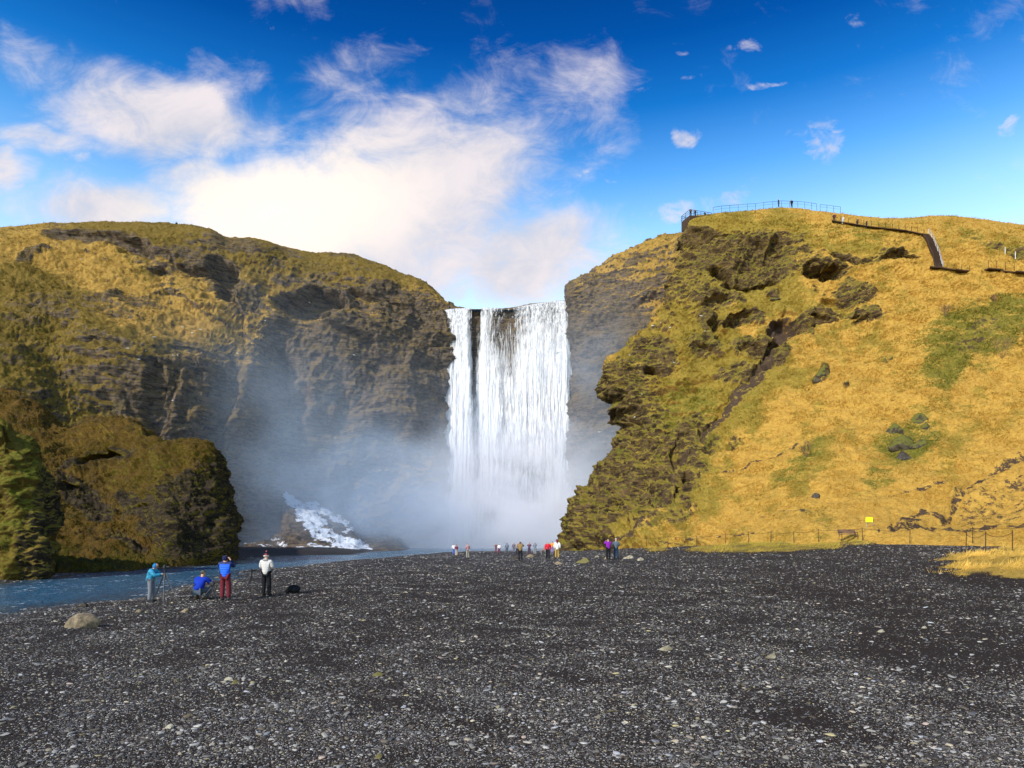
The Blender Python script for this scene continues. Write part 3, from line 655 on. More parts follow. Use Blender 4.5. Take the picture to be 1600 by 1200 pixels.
me = np_mesh('gravel_ground', np.stack([GX, GY, GZ], -1).reshape(-1, 3), fgr, True, dict(sand=sand.ravel(), grass=grass.ravel(), wet=wet.ravel(), far=isl.ravel()))
g_obj = tag(link('ground', me, m_ground), 'dark volcanic gravel beach with scattered pale pebbles', None, None, 'structure')
import bisect
def gz(x, y):
    i = min(max(int(np.searchsorted(gx, x)) - 1, 0), len(gx) - 2); j = min(max(int(np.searchsorted(gy, y)) - 1, 0), len(gy) - 2)
    a = (x - gx[i]) / (gx[i + 1] - gx[i]); b = (y - gy[j]) / (gy[j + 1] - gy[j])
    return float((1 - a) * (1 - b) * GZ[i, j] + a * (1 - b) * GZ[i + 1, j] + (1 - a) * b * GZ[i, j + 1] + a * b * GZ[i + 1, j + 1])

# the wide land beyond and around, so the ground reaches the horizon
me = np_mesh('plain', [(-4000, -4000, -3), (4000, -4000, -3), (4000, 4000, -3), (-4000, 4000, -3)], [(0, 1, 2, 3)], False)
tag(link('terrain', me, simple('plain_turf', (0.12, 0.10, 0.03), 0.95, scale=.5)), 'flat grassy plain running out to the horizon', None, None, 'structure')

# ------------------------------------------------------------------ GRASS TUFTS
def tuft_mesh(name, pos, nrm, size, col, blades, lean, width):
    n = len(pos); k = blades
    p = np.repeat(pos, k, 0); nn = np.repeat(nrm, k, 0); sz = np.repeat(size, k) * RNG.uniform(.6, 1.25, n * k)
    down = np.stack([nn[:, 0] * nn[:, 2], nn[:, 1] * nn[:, 2], nn[:, 2] ** 2 - 1], -1)
    down /= np.maximum(np.linalg.norm(down, axis=1), 1e-5)[:, None]
    d = nn * .55 + np.array([0, 0, .55]) + down * lean + RNG.normal(size=(n * k, 3)) * .42
    d /= np.linalg.norm(d, axis=1)[:, None]
    side = np.cross(d, RNG.normal(size=(n * k, 3))); side /= np.maximum(np.linalg.norm(side, axis=1), 1e-5)[:, None]
    base = p + RNG.normal(size=(n * k, 3)) * (sz * .22)[:, None] - nn * .04
    w_ = (sz * width)[:, None]
    V = np.stack([base - side * w_, base + side * w_, base + d * sz[:, None]], 1).reshape(-1, 3)
    cc = np.repeat(np.repeat(col, k, 0) * RNG.uniform(.82, 1.18, (n * k, 1)), 3, 0)
    return np_mesh(name, V, np.arange(len(V)).reshape(-1, 3), False, dict(tint=cc))
m_tuft, nt = new_mat('dry_grass')
tc = nt.attr('tint', out=1)
bd = nt.node('ShaderNodeBsdfDiffuse', i_Color=tc); tl = nt.node('ShaderNodeBsdfTranslucent', i_Color=tc)
mxs = nt.node('ShaderNodeMixShader', i_0=.25); nt.l.new(bd.outputs[0], mxs.inputs[1]); nt.l.new(tl.outputs[0], mxs.inputs[2])
o = nt.node('ShaderNodeOutputMaterial'); nt.l.new(mxs.outputs[0], o.inputs[0])
def scatter_sheet(sheet, count, gold, olive, green, size, label, blades=5, lean=.55, width=.10, xr=(-160, 1760)):
    s = SHEETS[sheet]; px, py = s['px'], s['py']
    a = (px[1:, :-1] - px[:-1, :-1]) * (py[:-1, 1:] - py[:-1, :-1]) - (px[:-1, 1:] - px[:-1, :-1]) * (py[1:, :-1] - py[:-1, :-1])
    if np.median(a) < 0: a = -a
    sh = px.shape
    rock, grn, olv, bare = [s['mk'][k].reshape(sh)[:-1, :-1] for k in ('rock', 'green', 'olive', 'bare')]
    up = s['N'][..., 2][:-1, :-1]
    w_ = np.clip(a, 0, 6) * (1 - .93 * ss(.3, .65, rock)) * (1 - ss(.25, .5, bare)) * (px[:-1, :-1] > xr[0]) * (px[:-1, :-1] < xr[1])
    w_ = w_ * (.35 + .9 * ss(-.15, .35, fbm(s['G'][:-1, :-1, 0] * .35, s['G'][:-1, :-1, 1] * .35, s['G'][:-1, :-1, 2] * .6, 3, 711)))
    w_ = w_ * (s['G'][:-1, :-1, 2] > -.35) * (1 - (np.abs(px[:-1, :-1] - 1322) < 24) * (np.abs(py[:-1, :-1] - 842) < 9))
    w_ = w_.ravel(); w_ = w_ / w_.sum()
    idx = RNG.choice(len(w_), count, p=w_)
    i, j = np.unravel_index(idx, (sh[0] - 1, sh[1] - 1))
    f1, f2 = RNG.random(count)[:, None], RNG.random(count)[:, None]
    G = s['G']; P0 = G[i, j] * (1 - f1) * (1 - f2) + G[i + 1, j] * f1 * (1 - f2) + G[i, j + 1] * (1 - f1) * f2 + G[i + 1, j + 1] * f1 * f2
    N = s['N'][i, j]
    g_ = grn[i, j]; o_ = np.clip(olv[i, j] + .5 * fbm(P0[:, 0] * .3, P0[:, 1] * .3, P0[:, 2] * .5, 3, 721), 0, 1)
    col = np.array(gold)[None] * (1 - o_[:, None]) + np.array(olive)[None] * o_[:, None]
    gm = np.clip(ss(.3, .8, g_ + RNG.normal(size=count) * .22), 0, 1)[:, None]
    col = col * (1 - gm) + np.array(green)[None] * gm
    far_ = np.clip(P0[:, 1] / 100, .5, 1.3)
    me = tuft_mesh('grass_tufts', P0, N, size * far_ * RNG.uniform(.6, 1.4, count), col, blades, lean, width)
    tag(link('grass', me, m_tuft), label, None, None, 'stuff')
scatter_sheet('right_hill', 150000, (.57, .345, .070), (.29, .21, .032), (.14, .155, .022), .22, 'tufts of dry golden grass covering the right hill')
scatter_sheet('left_hill', 90000, (.44, .28, .065), (.20, .145, .028), (.14, .145, .022), .20, 'tufts of dull golden and olive grass covering the left hill')
scatter_sheet('mossy_bank', 60000, (.24, .16, .030), (.13, .11, .020), (.15, .16, .020), .18, 'moss and grass tufts on the brown bank left of the river')
scatter_sheet('mossy_spur', 26000, (.25, .20, .028), (.14, .13, .018), (.10, .125, .016), .15, 'moss and grass tufts on the dark spur at the left edge')

# verge and knoll grass on the ground
def scatter_ground(count, label, size, xr, yr, thr=.5):
    x = RNG.uniform(*xr, count * 4); y = RNG.uniform(*yr, count * 4)
    i = np.clip(np.searchsorted(gx, x), 1, len(gx) - 1); j = np.clip(np.searchsorted(gy, y), 1, len(gy) - 1)
    ok = grass[i, j] > RNG.uniform(.25, .8, len(x)); i, j, x, y = [q[ok][:count] for q in (i, j, x, y)]
    z = np.array([gz(a, b) for a, b in zip(x, y)])
    p = np.stack([x, y, z], -1); n_ = np.tile([[.05, -.1, .97]], (len(x), 1))
    v = fbm(x * .5, y * .5, .3, 3, 733)[:, None]; q = isl[i, j][:, None]
    col = np.array([[.58, .38, .09]]) * (1 + .8 * v) * (1 - .72 * q) + np.array([[.36, .30, .05]]) * .72 * q
    me = tuft_mesh('verge_grass', p, n_, size * RNG.uniform(.4, 1.5, len(x)) * (1 + .8 * v[:, 0]), col, 6, .5, .035)
    tag(link('grass', me, m_tuft), label, None, None, 'stuff')
scatter_ground(30000, 'long straw coloured grass on the low knoll by the rope posts', .17, (16, 36), (21, 44))
scatter_ground(20000, 'short green and straw grass on the low islets in the gravel', .16, (6, 36), (46, 90))

# ------------------------------------------------------------------ PEBBLES
def pebble_field(name, label, pts, rad, cols):
    n = len(pts)
    me = bpy.data.meshes.new(name); me.vertices.add(n); me.vertices.foreach_set('co', pts.astype(np.float32).ravel())
    sc_ = np.stack([rad * RNG.uniform(.9, 1.7, n), rad * RNG.uniform(.7, 1.1, n), rad * RNG.uniform(.35, .62, n)], -1)
    rt = np.stack([RNG.normal(size=n) * .16, RNG.normal(size=n) * .16, RNG.uniform(0, 6.28, n)], -1)
    for nm, a in (('psize', sc_), ('prot', rt), ('ptint', cols)):
        at = me.attributes.new(nm, 'FLOAT_VECTOR', 'POINT'); at.data.foreach_set('vector', a.astype(np.float32).ravel())
    m, nt = new_mat('pebble_stone')
    t = nt.attr('ptint', 'INSTANCER', 1)
    co = nt.node('ShaderNodeTexCoord').outputs['Object']
    c = nt.mix(nt.noise(co, 2.2, 4, .7), nt.vm('MULTIPLY', t, (.62, .62, .62)), nt.vm('MULTIPLY', t, (1.3, 1.3, 1.3)))
    wt = nt.sm(nt.node('ShaderNodeSeparateXYZ', i_0=nt.pos()).outputs[1], 22, 60)
    finish(nt, c, nt.m('SUBTRACT', .6, nt.m('MULTIPLY', wt, .28)), None, nt.m('ADD', .3, nt.m('MULTIPLY', wt, .5)))
    o = link(name, me, m)
    ng = bpy.data.node_groups.new('pebbles', 'GeometryNodeTree')
    ng.interface.new_socket('Geometry', in_out='INPUT', socket_type='NodeSocketGeometry'); ng.interface.new_socket('Geometry', in_out='OUTPUT', socket_type='NodeSocketGeometry')
    N_ = ng.nodes; L_ = ng.links
    gi = N_.new('NodeGroupInput'); go = N_.new('NodeGroupOutput')
    join = N_.new('GeometryNodeGeometryToInstance')
    for k in range(4):
        ic = N_.new('GeometryNodeMeshIcoSphere'); ic.inputs['Subdivisions'].default_value = 2 if k else 3; ic.inputs['Radius'].default_value = 1
        ps = N_.new('GeometryNodeInputPosition'); nz = N_.new('ShaderNodeTexNoise'); nz.inputs['Scale'].default_value = .75; nz.inputs['Detail'].default_value = 1.5
        va = N_.new('ShaderNodeVectorMath'); va.operation = 'ADD'; va.inputs[1].default_value = (k * 9.3, k * 4.1, k * 2.7)
        L_.new(ps.outputs[0], va.inputs[0]); L_.new(va.outputs[0], nz.inputs['Vector'])
        sb = N_.new('ShaderNodeVectorMath'); sb.operation = 'SUBTRACT'; sb.inputs[1].default_value = (.5, .5, .5); L_.new(nz.outputs[1], sb.inputs[0])
        ml = N_.new('ShaderNodeVectorMath'); ml.operation = 'SCALE'; ml.inputs[3].default_value = 1.5; L_.new(sb.outputs[0], ml.inputs[0])
        sp = N_.new('GeometryNodeSetPosition'); L_.new(ic.outputs[0], sp.inputs['Geometry']); L_.new(ml.outputs[0], sp.inputs['Offset'])
        sh_ = N_.new('GeometryNodeSetShadeSmooth'); L_.new(sp.outputs[0], sh_.inputs[0])
        sm = N_.new('GeometryNodeSetMaterial'); sm.inputs['Material'].default_value = m; L_.new(sh_.outputs[0], sm.inputs['Geometry'])
        L_.new(sm.outputs[0], join.inputs[0])
    iop = N_.new('GeometryNodeInstanceOnPoints'); iop.inputs['Pick Instance'].default_value = True
    L_.new(gi.outputs[0], iop.inputs['Points']); L_.new(join.outputs[0], iop.inputs['Instance'])
    def na(nm):
        a = N_.new('GeometryNodeInputNamedAttribute'); a.data_type = 'FLOAT_VECTOR'; a.inputs[0].default_value = nm; return a.outputs[0]
    e2r = N_.new('FunctionNodeEulerToRotation'); L_.new(na('prot'), e2r.inputs[0])
    L_.new(e2r.outputs[0], iop.inputs['Rotation']); L_.new(na('psize'), iop.inputs['Scale'])
    L_.new(iop.outputs[0], go.inputs[0])
    md = o.modifiers.new('scatter', 'NODES'); md.node_group = ng
    return tag(o, label, None, None, 'stuff')
def pebbles(count, y0, y1):
    # even coverage in the view: density falls with distance, size grows
    u = RNG.random(count); inv = 1 / y0 ** .85 + u * (1 / y1 ** .85 - 1 / y0 ** .85); y = inv ** (-1 / .85)
    x = RNG.uniform(-1, 1, count) * (y * .82 + 2.5)
    i = np.clip(np.searchsorted(gx, x), 1, len(gx) - 1); j = np.clip(np.searchsorted(gy, y), 1, len(gy) - 1)
    keep = (RNG.random(count) > sand[i, j] * .80) & (grass[i, j] < .3) & (GZ[i, j] > WATER - .03)
    clump = fbm(x * .7, y * .7, .1, 3, 800); keep &= RNG.random(count) < .62 + .7 * clump
    x, y, i, j = x[keep], y[keep], i[keep], j[keep]; n = len(x)
    q = RNG.random(n)
    r = (.0030 + .00029 * y) * q ** (-.34); r = np.minimum(r, .030 + .0008 * y)
    tx = (x - gx[i - 1]) / (gx[i] - gx[i - 1]); ty = (y - gy[j - 1]) / (gy[j] - gy[j - 1])
    z = (1 - tx) * (1 - ty) * GZ[i - 1, j - 1] + tx * (1 - ty) * GZ[i, j - 1] + (1 - tx) * ty * GZ[i - 1, j] + tx * ty * GZ[i, j]
    v = (RNG.random(n) ** (3.0 - 1.3 * ss(10, 50, y)))[:, None]
    c = np.array([[.040, .034, .031]]) * (1 - v) + np.array([[.47, .445, .41]]) * v
    k = RNG.random(n)
    for lo, hi, tn in ((0, .10, (1.12, 1.0, .78)), (.10, .16, (1.15, .95, .84)), (.16, .30, (.90, .97, 1.10)), (.30, .34, (1.1, 1.0, .58)), (.34, .5, (1.06, 1.0, .88))):
        c = np.where(((k > lo) & (k < hi))[:, None], c * np.array([tn]), c)
    return np.stack([x, y, z + r * .12], -1), r, c
a = pebbles(580000, 5.6, 85)
pebble_field('gravel', 'rounded grey, white and ochre pebbles strewn over the black beach', *a)

# ------------------------------------------------------------------ RIVER
m_water, nt = new_mat('river_water')
P = nt.pos()
fl = nt.scalev(P, (1.0, .55, 1))
w1 = nt.noise(fl, 1.6, 5, .6, .8); w2 = nt.noise(fl, 6.0, 4, .65, .4); w3 = nt.noise(fl, .35, 3, .5)
foam = nt.m('MULTIPLY', nt.sm(nt.m('ADD', nt.m('MULTIPLY', w2, .55), nt.m('MULTIPLY', w1, .45)), .55, .64), nt.sm(w3, .42, .58))
h = nt.m('ADD', w1, nt.m('MULTIPLY', w2, .45))
shallow = nt.attr('shallow')
c = nt.mix(nt.m('MULTIPLY', shallow, nt.sm(w2, .35, .65)), nt.mix(w1, (0.014, 0.075, 0.15), (0.05, 0.17, 0.27)), (0.045, 0.04, 0.036))
c = nt.mix(foam, c, (0.72, .78, .84))
finish(nt, c, nt.m('ADD', .16, nt.m('MULTIPLY', foam, .6)), bump(nt, h, .35, 1.0), .5)
wx_ = np.linspace(-60, 24, 300); wy_ = np.geomspace(8, 172, 420)
A, B = np.meshgrid(wx_, wy_, indexing='ij')
Z = WATER + 0.025 * fbm(A * .9, B * .7, .3, 3, 401)
sh = ss(-.75, -.45, ground(A, B))
tag(link('river', np_mesh('river', np.stack([A, B, Z], -1).reshape(-1, 3), grid_faces(300, 420), True, dict(shallow=sh.ravel())), m_water),
    'shallow blue river running along the foot of the left hill', None, None, 'structure')

# ------------------------------------------------------------------ WATERFALL
def fall_mat(name, seed, cover, soft):
    m, nt = new_mat(name)
    P = nt.pos()
    dens, drop = nt.attr('dens'), nt.attr('drop')
    warp = nt.noise(nt.scalev(P, (.5, .5, .12)), 1.0, 3, .5, 0, 1)
    Pw = nt.vm('ADD', nt.scalev(P, (1, 1, 1)), nt.scalev(warp, (.9, .9, 0)))
    off = nt.vm('ADD', Pw, (seed * 7.3, seed * 3.1, seed * 11.7))
    s1 = nt.noise(nt.scalev(off, (2.6, 2.6, .10)), 1.0, 4, .65)          # long strands
    s2 = nt.noise(nt.scalev(off, (1.1, 1.1, .22)), 1.0, 5, .62)          # plumes
    s3 = nt.noise(nt.scalev(off, (7.0, 7.0, .55)), 1.0, 3, .7)           # broken drops
    mixn = nt.mix(drop, s1, s2)
    k = nt.m('ADD', nt.m('MULTIPLY', mixn, .72), nt.m('MULTIPLY', s3, .28))
    a = nt.sm(nt.m('ADD', nt.m('MULTIPLY', k, 1.0), nt.m('MULTIPLY', dens, cover)), .62, .62 + soft)
    col = nt.mix(nt.sm(k, .34, .56), (0.80, 0.80, 0.87), (0.97, 0.97, 0.98))
    b = nt.node('ShaderNodeBsdfDiffuse', i_Color=col)
    nt.set(b.inputs['Normal'], bump(nt, k, 1.1, .6))
    tl = nt.node('ShaderNodeBsdfTranslucent', i_Color=col)
    mx = nt.node('ShaderNodeMixShader', i_0=.25); nt.l.new(b.outputs[0], mx.inputs[1]); nt.l.new(tl.outputs[0], mx.inputs[2])
    tr = nt.node('ShaderNodeBsdfTransparent')
    mx2 = nt.node('ShaderNodeMixShader', i_0=a); nt.l.new(tr.outputs[0], mx2.inputs[1]); nt.l.new(mx.outputs[0], mx2.inputs[2])
    o = nt.node('ShaderNodeOutputMaterial'); nt.l.new(mx2.outputs[0], o.inputs[0])
    return m

def curtain(name, x0, x1, lift, seed, mat, dens_pts, parent, spread=2.0):
    """a falling sheet between two photo columns; lift = metres in front of the rock"""
    nu, nv = int((x1 - x0) * 1.9) + 10, 420
    u = np.linspace(0, 1, nu)[:, None]; t = np.linspace(0, 1, nv)[None, :]
    pxs = x0 + (x1 - x0) * u
    lip = np.interp(pxs, [690, 712, 752, 800, 835, 860, 890], [484, 481, 480, 480, 474, 470, 469])
    X0 = (pxs - 800) / F * 168.2; ztop = H - (lip - HY) / F * 168.2
    # path: a short run over the lip, then a throw outward that falls clear of the wall
    tt = np.clip((t - .02) / .98, 0, 1)
    Y = 170.5 - np.clip(t / .02, 0, 1) * 2.8 - lift * (1 - np.exp(-tt * 7)) - 2.6 * np.sqrt(tt) + 0 * u
    Z = ztop - .25 * np.clip(t / .02, 0, 1) ** 2 - tt * (ztop + 1.0)
    cx = (X0[0, 0] + X0[-1, 0]) / 2
    X = X0 + (X0 - cx) / (abs(X0[-1, 0] - cx) + 1e-6) * spread * tt ** 1.5 * .5
    amp = (0.15 + .75 * tt)
    Y = Y - amp * fbm(X * .8, seed, Z * .06, 4, 500 + seed) - .35 * amp * fbm(X * 2.4, seed, Z * .25, 3, 540 + seed)
    dn = np.interp(pxs, [p[0] for p in dens_pts], [p[1] for p in dens_pts]) + 0 * tt
    dn = dn + .34 * ss(.02, .4, tt) - .06 + .22 * fbm(pxs * .035, seed, tt * 1.3, 3, 560 + seed)
    ed = np.minimum(u, 1 - u) * (x1 - x0)
    dn = dn - .45 * (1 - ss(0, 6, ed + 1.6 * fbm(0 * X, seed + .5, Z * .12 + u * 4, 3, 580 + seed)))
    me = np_mesh(name, np.stack([X, Y, Z], -1).reshape(-1, 3), grid_faces(nu, nv), True, dict(dens=dn.reshape(-1), drop=np.broadcast_to(ss(.05, .45, tt), X.shape).reshape(-1)))
    o = link(name, me, mat, parent)
    o['kind'] = 'structure'
    return o
wf = empty('waterfall', (0, 160, 0)); tag(wf, 'tall wide white waterfall plunging between two cliffs', None, None, 'structure')
DW = [(690, .38), (698, .50), (728, .52), (738, .36), (741, .06), (749, .06), (753, .36), (775, .36), (792, .26), (800, .22), (815, .34), (835, .44), (862, .42), (878, .50), (890, .45)]
mA, mB, mC = fall_mat('falling_water_back', 1, .66, .26), fall_mat('falling_water_mid', 2, .60, .30), fall_mat('falling_water_front', 3, .56, .36)
for nm_, x0, x1, lf, sd, mt, sp in (('veil', 690, 741, 0.6, 1, mA, 2.0), ('veil', 695, 739, 2.0, 2, mB, 2.6), ('veil', 700, 736, 3.0, 7, mC, 2.0), ('veil', 741, 892, .5, 3, mA, 1.0), ('veil', 752, 891, 1.8, 4, mB, 1.2), ('veil', 790, 886, 3.2, 5, mC, 1.5), ('veil', 737, 756, .2, 6, mA, .4)):
    v = curtain(nm_, x0, x1, lf, sd, mt, DW, wf, sp)
    v.location = (0, -160, 0)
# stream feeding the lip
u = np.linspace(690, 889, 60); bks = np.array([168.5, 175, 190, 215])
V = [((p - 800) / F * 168.2, y, H - (np.interp(p, [690, 712, 752, 800, 835, 860, 890], [484, 481, 480, 480, 474, 470, 469]) - HY) / F * 168.2 - .45 + .02 * k) for p in u for k, y in enumerate(bks)]
o = link('upper_stream', np_mesh('upper_stream', V, grid_faces(60, 4)), m_water, wf); o.location = (0, -160, 0); o['kind'] = 'structure'

# ------------------------------------------------------------------ SPRAY (a real volume)
def volume_box(name, lo, hi, build, label):
    bm = bmesh.new(); bmesh.ops.create_cube(bm, size=1)
    for v in bm.verts: v.co = Vector([lo[i] + (v.co[i] + .5) * (hi[i] - lo[i]) for i in range(3)])
    me = bpy.data.meshes.new(name); bm.to_mesh(me); bm.free()
    m = bpy.data.materials.new(name); m.use_nodes = True; m.node_tree.nodes.clear(); nt = NT(m.node_tree)
    d = build(nt)
    pv = nt.node('ShaderNodeVolumePrincipled'); P_ = nt.pos(); q_ = nt.node('ShaderNodeVectorMath', operation='LENGTH'); nt.l.new(nt.vm('MULTIPLY', nt.vm('SUBTRACT', P_, (0, 157, 4)), (1 / 27, 1 / 20, 1 / 30)), q_.inputs[0])
    nt.set(pv.inputs['Color'], nt.mix(nt.sm(q_.outputs['Value'], .5, 1.5), (0.97, .96, 1.0), (0.66, .80, 1.0)))  # blue tint away from the falls imitates mist in the hill's shade
    pv.inputs['Anisotropy'].default_value = -.3
    nt.set(pv.inputs['Density'], d)
    o = nt.node('ShaderNodeOutputMaterial'); nt.l.new(pv.outputs[0], o.inputs['Volume'])
    return tag(link(name, me, m), label, None, None, 'stuff')
def mist_density(nt):
    P = nt.pos()
    s = nt.node('ShaderNodeSeparateXYZ', i_0=P).outputs
    def g(cx, cy, cz, rx, ry, rz, a):
        q = nt.m('ADD', nt.m('ADD', nt.m('POWER', nt.m('ABSOLUTE', nt.m('DIVIDE', nt.m('SUBTRACT', s[0], cx), rx)), 2), nt.m('POWER', nt.m('ABSOLUTE', nt.m('DIVIDE', nt.m('SUBTRACT', s[1], cy), ry)), 2)),
                 nt.m('POWER', nt.m('ABSOLUTE', nt.m('DIVIDE', nt.m('SUBTRACT', s[2], cz), rz)), 2))
        return nt.m('MULTIPLY', nt.m('EXPONENT', nt.m('MULTIPLY', q, -1)), a)
    d = nt.m('ADD', g(-1, 157, 0, 21, 9, 17, .30), g(-26, 145, 2, 32, 17, 18, .042))
    d = nt.m('ADD', d, g(17, 150, 10, 10, 12, 30, .035))
    d = nt.m('ADD', d, g(-44, 128, 16, 20, 12, 20, .018))
    n = nt.noise(nt.scalev(P, (.05, .05, .07)), 1.0, 4, .6, .8)
    return nt.m('MULTIPLY', d, nt.m('MULTIPLY', nt.sm(n, .25, .70), 1.7))
volume_box('mist', (-88, 96, -1.5), (38, 166.5, 64), mist_density, 'white spray drifting from the foot of the waterfall along the cliff')

# ------------------------------------------------------------------ WORLD, SUN, CAMERA
SUN_EL = math.radians(35)
sd = Vector((-0.62, -0.78, 0)).normalized() * math.cos(SUN_EL) + Vector((0, 0, math.sin(SUN_EL)))
sl = bpy.data.lights.new('sun', 'SUN'); sl.energy = 4.8; sl.angle = math.radians(.5); sl.color = (1.0, .93, .82)
so = bpy.data.objects.new('sun', sl); C.objects.link(so); so.rotation_euler = sd.to_track_quat('Z', 'Y').to_euler(); so.location = (-60, -60, 80)

w = bpy.data.worlds.new('World'); bpy.context.scene.world = w; w.use_nodes = True
w.node_tree.nodes.clear(); nt = NT(w.node_tree)
sky = nt.node('ShaderNodeTexSky'); sky.sky_type = 'NISHITA'; sky.sun_disc = False
sky.sun_elevation = SUN_EL; sky.sun_rotation = math.atan2(sd.x, sd.y)
sky.air_density = 1.0; sky.dust_density = .3; sky.ozone_density = 2.0
D = nt.node('ShaderNodeTexCoord').outputs['Generated']
s = nt.node('ShaderNodeSeparateXYZ', i_0=D).outputs
yy = nt.m('MAXIMUM', s[1], .05)
# tangent-plane coordinates of the northern sky: x east, y up, in degrees-like units
U = nt.m('ADD', nt.m('MULTIPLY', nt.m('DIVIDE', s[0], yy), F), 800.0)
V_ = nt.m('SUBTRACT', HY, nt.m('MULTIPLY', nt.m('DIVIDE', s[2], yy), F))
cv = nt.node('ShaderNodeCombineXYZ'); nt.l.new(U, cv.inputs[0]); nt.l.new(V_, cv.inputs[1]); cv = cv.outputs[0]
nb = nt.noise(nt.scalev(cv, (.0035, .005, 1)), 1.0, 7, .58, .35)
nw = nt.noise(nt.scalev(cv, (.011, .014, 1)), 1.0, 9, .66, .7)
wv = nt.noise(nt.scalev(cv, (.006, .006, 1)), 1.0, 3, .5, 0, 1)
cw = nt.vm('ADD', cv, nt.scalev(nt.vm('SUBTRACT', wv, (.5, .5, .5)), (170, 110, 0)))
def cb(cx, cy, rx, ry, an, a, vec=None):
    mp = nt.node('ShaderNodeMapping'); mp.vector_type = 'TEXTURE'
    nt.set(mp.inputs[0], vec or cw); mp.inputs[1].default_value = (cx, cy, 0); mp.inputs[2].default_value = (0, 0, math.radians(an)); mp.inputs[3].default_value = (rx, ry, 1)
    L = nt.node('ShaderNodeVectorMath', operation='LENGTH'); nt.l.new(nt.scalev(mp.outputs[0], (1, 1, 0)), L.inputs[0])
    return nt.m('MULTIPLY', nt.sm(L.outputs['Value'], 1.45, .25), a)
def mx(lst):
    r = lst[0]
    for q in lst[1:]: r = nt.m('MAXIMUM', r, q)
    return r
body = mx([cb(610, 325, 300, 195, -12, 1.0), cb(400, 330, 190, 110, 0, 1.0), cb(260, 190, 200, 85, 12, 1.0), cb(170, 330, 150, 55, 5, 1.0), cb(340, 290, 160, 70, 0, .8), cb(60, 215, 90, 30, 8, .62), cb(15, 265, 45, 40, 0, .75),
           cb(820, 400, 170, 80, -8, .95), cb(700, 470, 60, 26, 0, .6), cb(720, 180, 130, 90, -30, .54), cb(850, 140, 150, 60, 30, .34), cb(60, 100, 130, 50, 30, .48), cb(560, 120, 120, 50, -20, .46), cb(930, 150, 60, 110, -20, .42), cb(330, 130, 130, 50, 20, .40), cb(600, 430, 200, 60, 0, .8)])
small = mx([cb(1075, 219, 24, 18, 10, .85), cb(1268, 238, 52, 46, 0, .62), cb(1050, 345, 60, 26, -10, .6), cb(1130, 310, 50, 22, -35, .55), cb(1200, 140, 26, 9, 0, .6), cb(1172, 64, 34, 15, -10, .55), cb(1342, 37, 22, 11, 0, .55), cb(1045, 60, 16, 8, 0, .5), cb(1058, 78, 18, 8, 0, .5),
            cb(925, 272, 18, 10, 0, .6), cb(965, 283, 18, 8, 0, .5), cb(1100, 131, 18, 7, 0, .45), cb(1592, 190, 14, 26, 0, .6), cb(110, 255, 30, 16, 0, .55), cb(1005, 155, 20, 8, 0, .5), cb(20, 285, 34, 10, 10, .7), cb(945, 120, 30, 20, 40, .45)])
fadeh = nt.sm(s[1], .05, .25)
wisp = nt.noise(nt.scalev(cw, (.004, .011, 1)), 1.0, 9, .68, 1.2)
dn = nt.m('ADD', nt.m('ADD', nt.m('MULTIPLY', nt.m('SUBTRACT', nb, .5), 1.3), nt.m('MULTIPLY', nt.m('SUBTRACT', nw, .5), 1.2)), nt.m('MULTIPLY', nt.m('SUBTRACT', wisp, .5), .9))
cl = nt.sm(nt.m('ADD', nt.m('MULTIPLY', body, 1.22), dn), .14, 1.22)
cs = nt.sm(nt.m('ADD', small, nt.m('ADD', nt.m('MULTIPLY', nt.m('SUBTRACT', nt.noise(nt.scalev(cv, (.03, .04, 1)), 1.0, 6, .65, .8), .5), 1.6), nt.m('MULTIPLY', nt.m('SUBTRACT', nw, .5), .8))), .30, 1.15)
cloud = nt.m('MULTIPLY', nt.m('MAXIMUM', cl, nt.m('MULTIPLY', cs, .85)), nt.m('MULTIPLY', fadeh, .97))
tint = nt.ramp(nt.m('ABSOLUTE', s[2]), [(0.0, (3.8, 3.6, 2.9)), (.32, (4.2, 3.9, 3.3)), (.40, (2.6, 3.2, 3.2)), (.46, (1.0, 2.2, 2.9)), (.525, (.10, 1.15, 2.15)), (.585, (.01, .60, 1.5)), (.66, (.01, .33, .95))])
skyc = nt.vm('MULTIPLY', sky.outputs[0], tint)
glow = cb(430, 330, 230, 110, -10, 1.0, cv)
shade = nt.sm(nt.m('ADD', nt.m('MULTIPLY', nb, .6), nt.m('MULTIPLY', nw, .4)), .38, .62)
ccol = nt.mix(shade, (6.6, 6.7, 7.6), (9.2, 8.4, 8.6))
ccol = nt.mix(glow, ccol, (12.5, 11.0, 9.4))
bgc = nt.mix(cloud, skyc, ccol)
bg = nt.node('ShaderNodeBackground'); nt.l.new(bgc, bg.inputs[0]); bg.inputs[1].default_value = .1
o = nt.node('ShaderNodeOutputWorld'); nt.l.new(bg.outputs[0], o.inputs[0])

cam = bpy.data.cameras.new('camera'); cam.sensor_width = 36; cam.lens = 24.0; cam.shift_y = (HY - 600) / 1600
cam.clip_end = 12000; cam.clip_start = .1
co = bpy.data.objects.new('camera', cam); C.objects.link(co); co.location = (0, 0, H); co.rotation_euler = (math.pi / 2, 0, 0)
sc = bpy.context.scene; sc.camera = co
sc.view_settings.view_transform = 'Standard'; sc.view_settings.look = 'None'; sc.view_settings.gamma = 1; sc.view_settings.exposure = 0
sc.render.engine = 'CYCLES'
cy = sc.cycles
cy.use_denoising = True; cy.denoiser = 'OPENIMAGEDENOISE'; cy.use_adaptive_sampling = True; cy.adaptive_threshold = .015
cy.max_bounces = 8; cy.diffuse_bounces = 2; cy.glossy_bounces = 2; cy.transmission_bounces = 2; cy.volume_bounces = 6; cy.transparent_max_bounces = 24
cy.volume_step_rate = 1.0; cy.volume_max_steps = 64
cy.use_fast_gi = False
